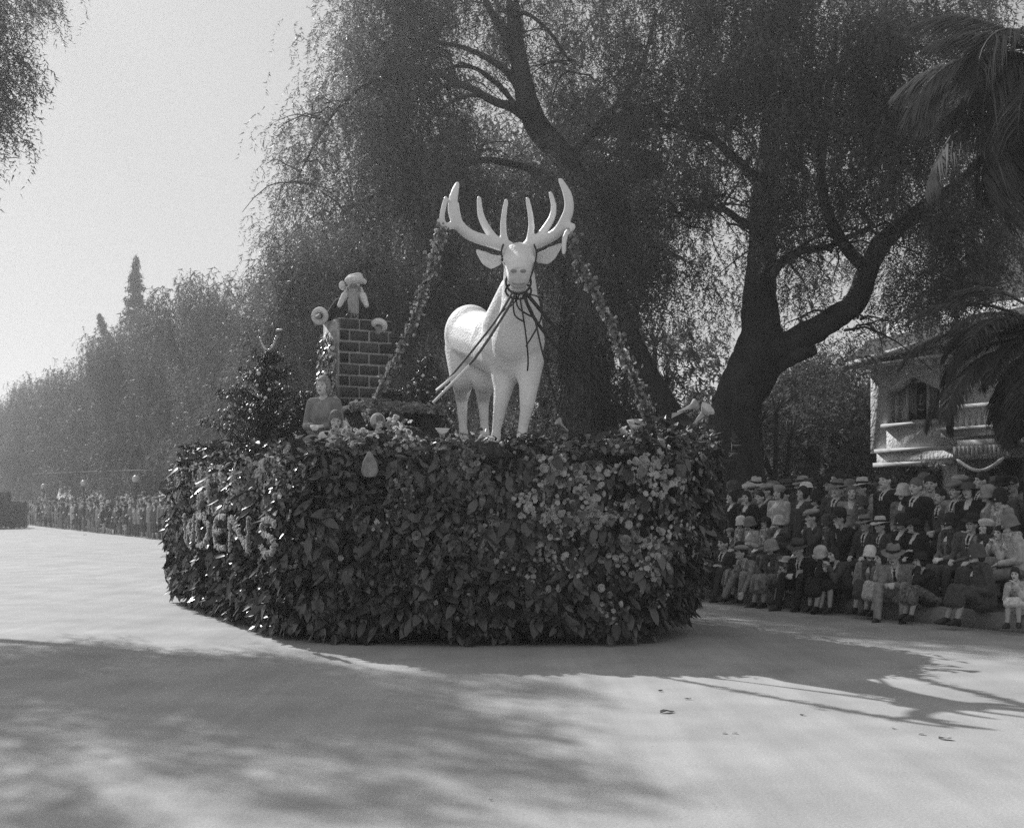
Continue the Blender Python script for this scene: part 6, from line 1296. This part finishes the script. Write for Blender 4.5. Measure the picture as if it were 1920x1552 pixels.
def xmas_tree(base, H, Rr, label, seed, balls, beads=True):
    rr = np.random.default_rng(seed); t = empty('decorated_fir', tuple(base), 0, label, 'decorated tree'); mb = MB(); mb.tube([(0, 0, 0), (0, 0, H * .6), (0, 0, H)], [.05, .035, .008], 8); mb.build('trunk', M_BARK, t)
    br = MB(); pos, yw = [], []; tips = []
    for i in range(125):
        z = H * (.06 + .9 * rr.uniform(0, 1) ** 1.25); L = Rr * (1.08 - z / H) * rr.uniform(.7, 1.2) + .06; a = rr.uniform(0, 6.28); rise = rr.uniform(.25, .75)
        q = np.array([(math.cos(a) * L * k, math.sin(a) * L * k, z + rise * L * k) for k in (0, .5, 1)]); br.tube(q, [.014, .009, .004], 4); tips.append(q[2])
        n = int(90 * L) + 12; k = rr.uniform(.08, 1, n)[:, None]; pos.append(q[0] * (1 - k) + q[2] * k + rr.normal(0, .03, (n, 3))); yw.append(rr.uniform(0, 6.28, n))
    br.build('branches', M_BARK, t)['kind'] = 'stuff'; pos = np.concatenate(pos); yw = np.concatenate(yw)
    V, Fc = scatter(SMALL[0][0] * [.75, 1, 1], SMALL[0][1], pos, rots(yw, rr.normal(1.1, .7, len(pos))), rr.uniform(.5, 1.0, len(pos))); add('foliage', mesh_np('needles', V, Fc, mat('fir_needle', .05, .45, 5, .5, spec=.5)), t)['kind'] = 'stuff'
    M_ORN = mat('ornament_glass', .65, .18, spec=.9); bm_ = MB().ball((0, 0, 0), .028, 12, 8).mesh('ornament', M_ORN, True)
    for i in range(balls): o = add('ornament', bm_, t); o.location = tips[rr.integers(0, len(tips))] * rr.uniform(.85, 1.05) + [0, 0, -.04]; s_ = rr.uniform(.55, 1.1); o.scale = (s_,) * 3
    return t, bm_
t1, obm = xmas_tree(np.array([P(500, 838, 18.3)[0], 18.3, DECK]), EYE + (943 - 660) * 18.3 / F - DECK, .85, 'ornament-hung fir on the left of the float with a beaded chain over its top', 3, 46)
bead = MB().ball((0, 0, 0), .017, 8, 6).mesh('bead', mat('ornament_glass', .65), True)
t1o = np.array(t1.location)
for i in range(26):                                 # the looped string of beads on the top
    s_ = i / 25; px = 486 + 42 * s_; py = 622 + 36 * math.sin(min(1, s_ * 1.25) * math.pi) ** .6 - 4 * s_
    o = add('bead', bead, t1); o.location = P(px, py if s_ > 0 else 620, 18.15) - t1o
lead = MB(); lead.tube([P(505, 668, 18.3) - t1o, P(508, 640, 18.3) - t1o, P(520, 604, 18.25) - t1o], [.012, .008, .004], 5); lead.tube([P(508, 668, 18.3) - t1o, P(490, 645, 18.2) - t1o, P(486, 620, 18.15) - t1o], [.01, .007, .003], 5); lead.tube([P(508, 668, 18.3) - t1o, P(524, 648, 18.2) - t1o, P(528, 622, 18.15) - t1o], [.01, .007, .003], 5); lead.build('leader', M_BARK, t1)
xmas_tree(np.array([P(572, 825, 19.3)[0], 19.3, DECK]), 1.15, .5, 'second fir between the ornament-hung fir and the seated woman', 5, 14)
xmas_tree(np.array([P(800, 800, 18.0)[0], 18.0, DECK]), EYE + (943 - 664) * 18.0 / F - DECK, .5, 'small glittering decorated tree between the chimney and the deer', 9, 60)
xmas_tree(np.array([P(742, 800, 18.9)[0], 18.9, DECK]), 1.15, .45, 'low decorated shrub right beside the chimney', 12, 30)

# ------------------------------------------------------------------ people on the float
M_SUIT = mat('velvet_suit', .022, .9, 20, .4, .3, 60)
FP = {'santa': build_pose('santa', 'm', 'stand', 3, 4, 0, (-.36, .26, 1.03), (.42, .22, 1.18), bulk=1.45, curl=.8, hd=[(.1, .4, -.6), (.1, .6, -.1)]),
      'fw1': build_pose('fw1', 'w', 'seat', 4, -6, 4, (-.08, .24, .25), (.08, .24, .25), bulk=.8),
      'fc1': build_pose('fc1', 'w', 'seat', 10, 16, -14, (-.08, .26, .3), (.08, .26, .3), bulk=.9, bare=True),
      'fl1': build_pose('fl1', 'w', 'seat', 55, 20, -30, (-.14, .5, .08), (.2, .5, .1), bulk=1.0)}
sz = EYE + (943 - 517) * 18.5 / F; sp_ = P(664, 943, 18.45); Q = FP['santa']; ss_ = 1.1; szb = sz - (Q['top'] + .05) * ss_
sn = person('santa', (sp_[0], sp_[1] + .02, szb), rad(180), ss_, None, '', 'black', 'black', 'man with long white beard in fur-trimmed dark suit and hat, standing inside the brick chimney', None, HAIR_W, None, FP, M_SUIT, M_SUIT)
sn.children[0].material_slots[0].link = 'OBJECT'; sn.children[0].material_slots[0].material = mat('shaded_skin', .2, .6, 14, .15)  # shade on his face is put into a darker skin colour
M_FURW = mat('white_fur', .72, .95, 30, .15, 1.0, 50)
hc, H_ = Q['hc'], Q['H']
def HP(x, y, z): return hc + H_ @ np.array([x, y, z])
beard = [('c', HP(0, .065, -.095), HP(.0, .13, -.22), .062, .075, 0), ('c', HP(0, .13, -.2), HP(-.012, .17, -.46), .078, .06, 0), ('c', HP(-.072, .02, -.05), HP(-.03, .08, -.13), .022, .045, 0), ('c', HP(.072, .02, -.05), HP(.03, .08, -.13), .022, .045, 0), ('c', HP(-.05, .1, -.045), HP(0, .108, -.04), .016, .02, 0), ('c', HP(.05, .1, -.045), HP(0, .108, -.04), .016, .02, 0), ('c', HP(-.01, .17, -.4), HP(-.015, .16, -.52), .055, .03, 0)]
add('beard', remesh('beard', beard, .013, [mat('grey_beard', .34, .8, 40, .3, .9, 60, stretch=(1, 1, .15))], 2), sn)
locks = [('c', HP(s_ * .09, -.02, .0), HP(s_ * .115, -.02, -.09), .025, .035, 0) for s_ in (-1, 1)] + [('c', HP(s_ * .115, -.02, -.09), HP(s_ * .135, .01, -.16), .035, .025, 0) for s_ in (-1, 1)]
add('white_locks', remesh('locks', locks, .013, [M_FURW], 2), sn)
capp = [('e', HP(0, .0, .098), (.125, .125, .062), None, 0), ('c', HP(.02, -.01, .10), HP(-.06, -.03, .15), .09, .06, 0), ('c', HP(-.05, -.03, .13), HP(-.13, -.02, .09), .05, .04, 0)]
add('fur_hat', remesh('fur_hat', capp, .013, [M_FURW], 2), sn)
pom = MB(); pom.ball(HP(.15, -.0, .03), (.045, .045, .06), 12, 8); pom.build('hat_bobble', M_FURW, sn, True)
def cuff(c, d, r1, r2, parent):
    c = np.array(c); d = np.array(d, float); d /= np.linalg.norm(d); u = np.cross(d, [0, 0, 1.]); u /= np.linalg.norm(u); v_ = np.cross(d, u); th = np.linspace(0, 2 * math.pi, 19)
    mb = MB(); mb.tube([c + (u * math.cos(a) + v_ * math.sin(a)) * r1 for a in th], r2, 8, close=False); mb.build('fur_cuff', M_FURW, parent, True)
cuff((.42, .20, 1.18), (.2, .9, -.05), .078, .04, sn); cuff((-.345, .235, 1.05), (.0, .5, -.5), .07, .045, sn)
cl_ = [('c', Q['nb'] + np.array([s_ * .11, .03, .03]), Q['nb'] + np.array([s_ * .17, .10, -.10]), .06, .04, 0) for s_ in (-1, 1)]
add('fur_collar', remesh('sfur', cl_, .013, [M_FURW], 2), sn)
def on_float(pose, px, py, Z, s_, rz, label, coat, low, hair=None, hat=None, ht='', fur=None, lift=0):
    z = EYE + (943 - py) * Z / F - FP[pose]['top'] * s_; q = P(px, 943, Z)
    return person(pose, (q[0], q[1], z), rz, s_, hat, ht, 'grey', 'mid', label, None, hair, fur, FP, coat, low, True), z
M_FROCK = mat('grey_frock', .26, .85, 8, .2, .3, 40)
w1_, z1 = on_float('fw1', 609, 706, 16.6, 1.06, rad(168), 'woman with light wavy hair in grey frock seated on the float left of the chimney', M_FROCK, M_FROCK, mat('wavy_hair', .30, .7, 50, .5, 1.0, 50))
w2_, z2 = on_float('fc1', 632, 771, 16.0, .98, rad(178), 'child with bright curly hair seated below the woman on the float', M_CLOTHW, M_CLOTHW, HAIR_L)
mb = MB(); mb.ball((-.10, .05, 1.0 * 0 + FP['fc1']['hc'][2] - .05), (.045, .03, .06), 10, 7); mb.ball((-.05, .08, FP['fc1']['hc'][2] - .12), (.06, .04, .03), 10, 7); mb.build('hair_bow', M_CLOTHW, w2_, True)
w3_, z3 = on_float('fl1', 808, 772, 16.2, .95, rad(120), 'dark-haired figure in dark costume leaning over among the flowers by the mantel', M_BLACK, M_BLACK)
w4_, z4 = on_float('fc1', 706, 779, 15.9, .78, rad(200), 'child in a pale round bonnet seated among white flowers at the front of the deck', M_PETAL2, M_PETAL2, HAIR_L)
bon = [('e', FP['fc1']['hc'] + np.array([0, -.04, .03]), (.125, .12, .135), None, 0)]
add('bonnet', remesh('bonnet', bon, .016, [mat('bonnet_cloth', .42, .8, 10, .2, .3, 40)], 2), w4_)
# seats under the float sitters
for nm, q, z, s_ in (('seat_box', w1_, z1, .55), ('seat_box', w2_, z2, .45), ('seat_box', w3_, z3, .5), ('seat_box', w4_, z4, .45)):
    if z > DECK + .03:
        mb = MB(); mb.box((-s_ / 2, -s_ / 2, 0), (s_ / 2, s_ / 3, z - DECK - .002)); o = mb.build('seat_box', mat('deck_green', .05), FL); o.location = Vector((q.location.x, q.location.y, DECK + .001)) - Vector(fo)
# white flower heaps and small props among the sitters
def heap(px, py, Z, r_, n, m=M_PETAL, T_=BL):
    c = P(px, py, Z); q = c + R.normal(0, 1, (n, 3)) * r_; return q
hp = np.concatenate([heap(662, 822, 15.3, (.12, .08, .07), 130), heap(690, 843, 15.0, (.16, .08, .05), 100), heap(740, 800, 15.8, (.07, .06, .05), 60), heap(752, 832, 15.2, (.07, .06, .10), 90), heap(640, 850, 15.2, (.2, .08, .05), 120), heap(900, 850, 15.0, (.3, .1, .04), 200), heap(600, 858, 15.4, (.25, .1, .04), 140)])
flowers('white_flower_heaps', hp, np.tile([[-.2, -.9, 0]], (len(hp), 1)), BL, M_PETAL, .5, 1.0, up=-.5)
mb = MB(); mb.lathe([(.0, .26), (.03, .24), (.09, .14), (.11, .06), (.08, .0), (.0, -.01)], 14); o = mb.build('paper_lantern', M_PETAL2, FL, True); o.location = P(693, 893, 14.35) - fo; o.scale = (.9, .6, 1.1)

# ------------------------------------------------------------------ litter on the road
for i, (px, py, s_, m, nm, lb) in enumerate(((1250, 1336, .14, M_DEAD, 'fallen_leaf', 'larger crumpled dry leaf on the road right of the foreground shade'), (1290, 1311, .06, M_DEAD, 'fallen_leaf', 'small dry leaf on the road just behind the larger crumpled leaf'), (1358, 1375, .05, M_PETAL, 'petal', 'white petal on the road, left one of a pair'), (1378, 1375, .05, M_PETAL, 'petal', 'white petal on the road, right one of a pair'),
        (1728, 1377, .06, M_PETAL, 'petal', 'white petal on the road below the float shadow at right'), (1772, 1386, .10, M_DEAD, 'fallen_leaf', 'dry leaf on the road at far right beside the white petal'), (1505, 1341, .05, M_DEAD, 'fallen_leaf', 'tiny dry leaf alone in the middle of the sunlit road'), (160, 1003, .25, M_DEAD, 'fallen_branch', 'short dark piece of fallen bough far away on the road at left'), (1238, 1296, .05, M_DEAD, 'fallen_leaf', 'tiny dry leaf at the edge of the float shadow'), (920, 1500, .03, M_PETAL, 'petal', 'single white petal in the near road surface'), (1675, 1366, .04, M_PETAL, 'petal', 'white petal left of the other one at right of the road'))):
    q = P(px, py, 1); Z = EYE * F / (py - 943); q = P(px, py, Z); mb = MB(); n = 7; V = []
    for a in np.linspace(0, 6.28, n, endpoint=False): r_ = s_ * R.uniform(.22, .42); V.append((math.cos(a) * r_ * 1.5, math.sin(a) * r_ * .8, R.uniform(.005, .12 * s_ + .01)))
    V.append((0, 0, .12 * s_)); V += [(x, y, z - .004) for x, y, z in V]
    mb.raw(V, t=[[n, j, (j + 1) % n] for j in range(n)] + [[2 * n + 1, n + 1 + (j + 1) % n, n + 1 + j] for j in range(n)]); o = mb.build(nm, m); o.location = (q[0], q[1], .002); o.rotation_euler = (0, 0, R.uniform(-.5, .5)); tag(o, lb, 'leaf' if 'leaf' in nm else ('petal' if nm == 'petal' else 'branch'))
HAZE = 0.0014
# ------------------------------------------------------------------ the air
hz_m = bpy.data.materials.new('haze_air'); hz_m.use_nodes = True; nt = hz_m.node_tree; nt.nodes.remove(nt.nodes['Principled BSDF'])
pv = nt.nodes.new('ShaderNodeVolumePrincipled'); pv.inputs['Color'].default_value = (.95, .95, .95, 1); pv.inputs['Density'].default_value = HAZE
pv.inputs['Anisotropy'].default_value = .62
nt.links.new(pv.outputs[0], nt.nodes['Material Output'].inputs['Volume'])
mb = MB(); mb.box((-260, -30, -1.1), (120, 420, 24)); o = mb.build('haze', hz_m); o['kind'] = 'stuff'
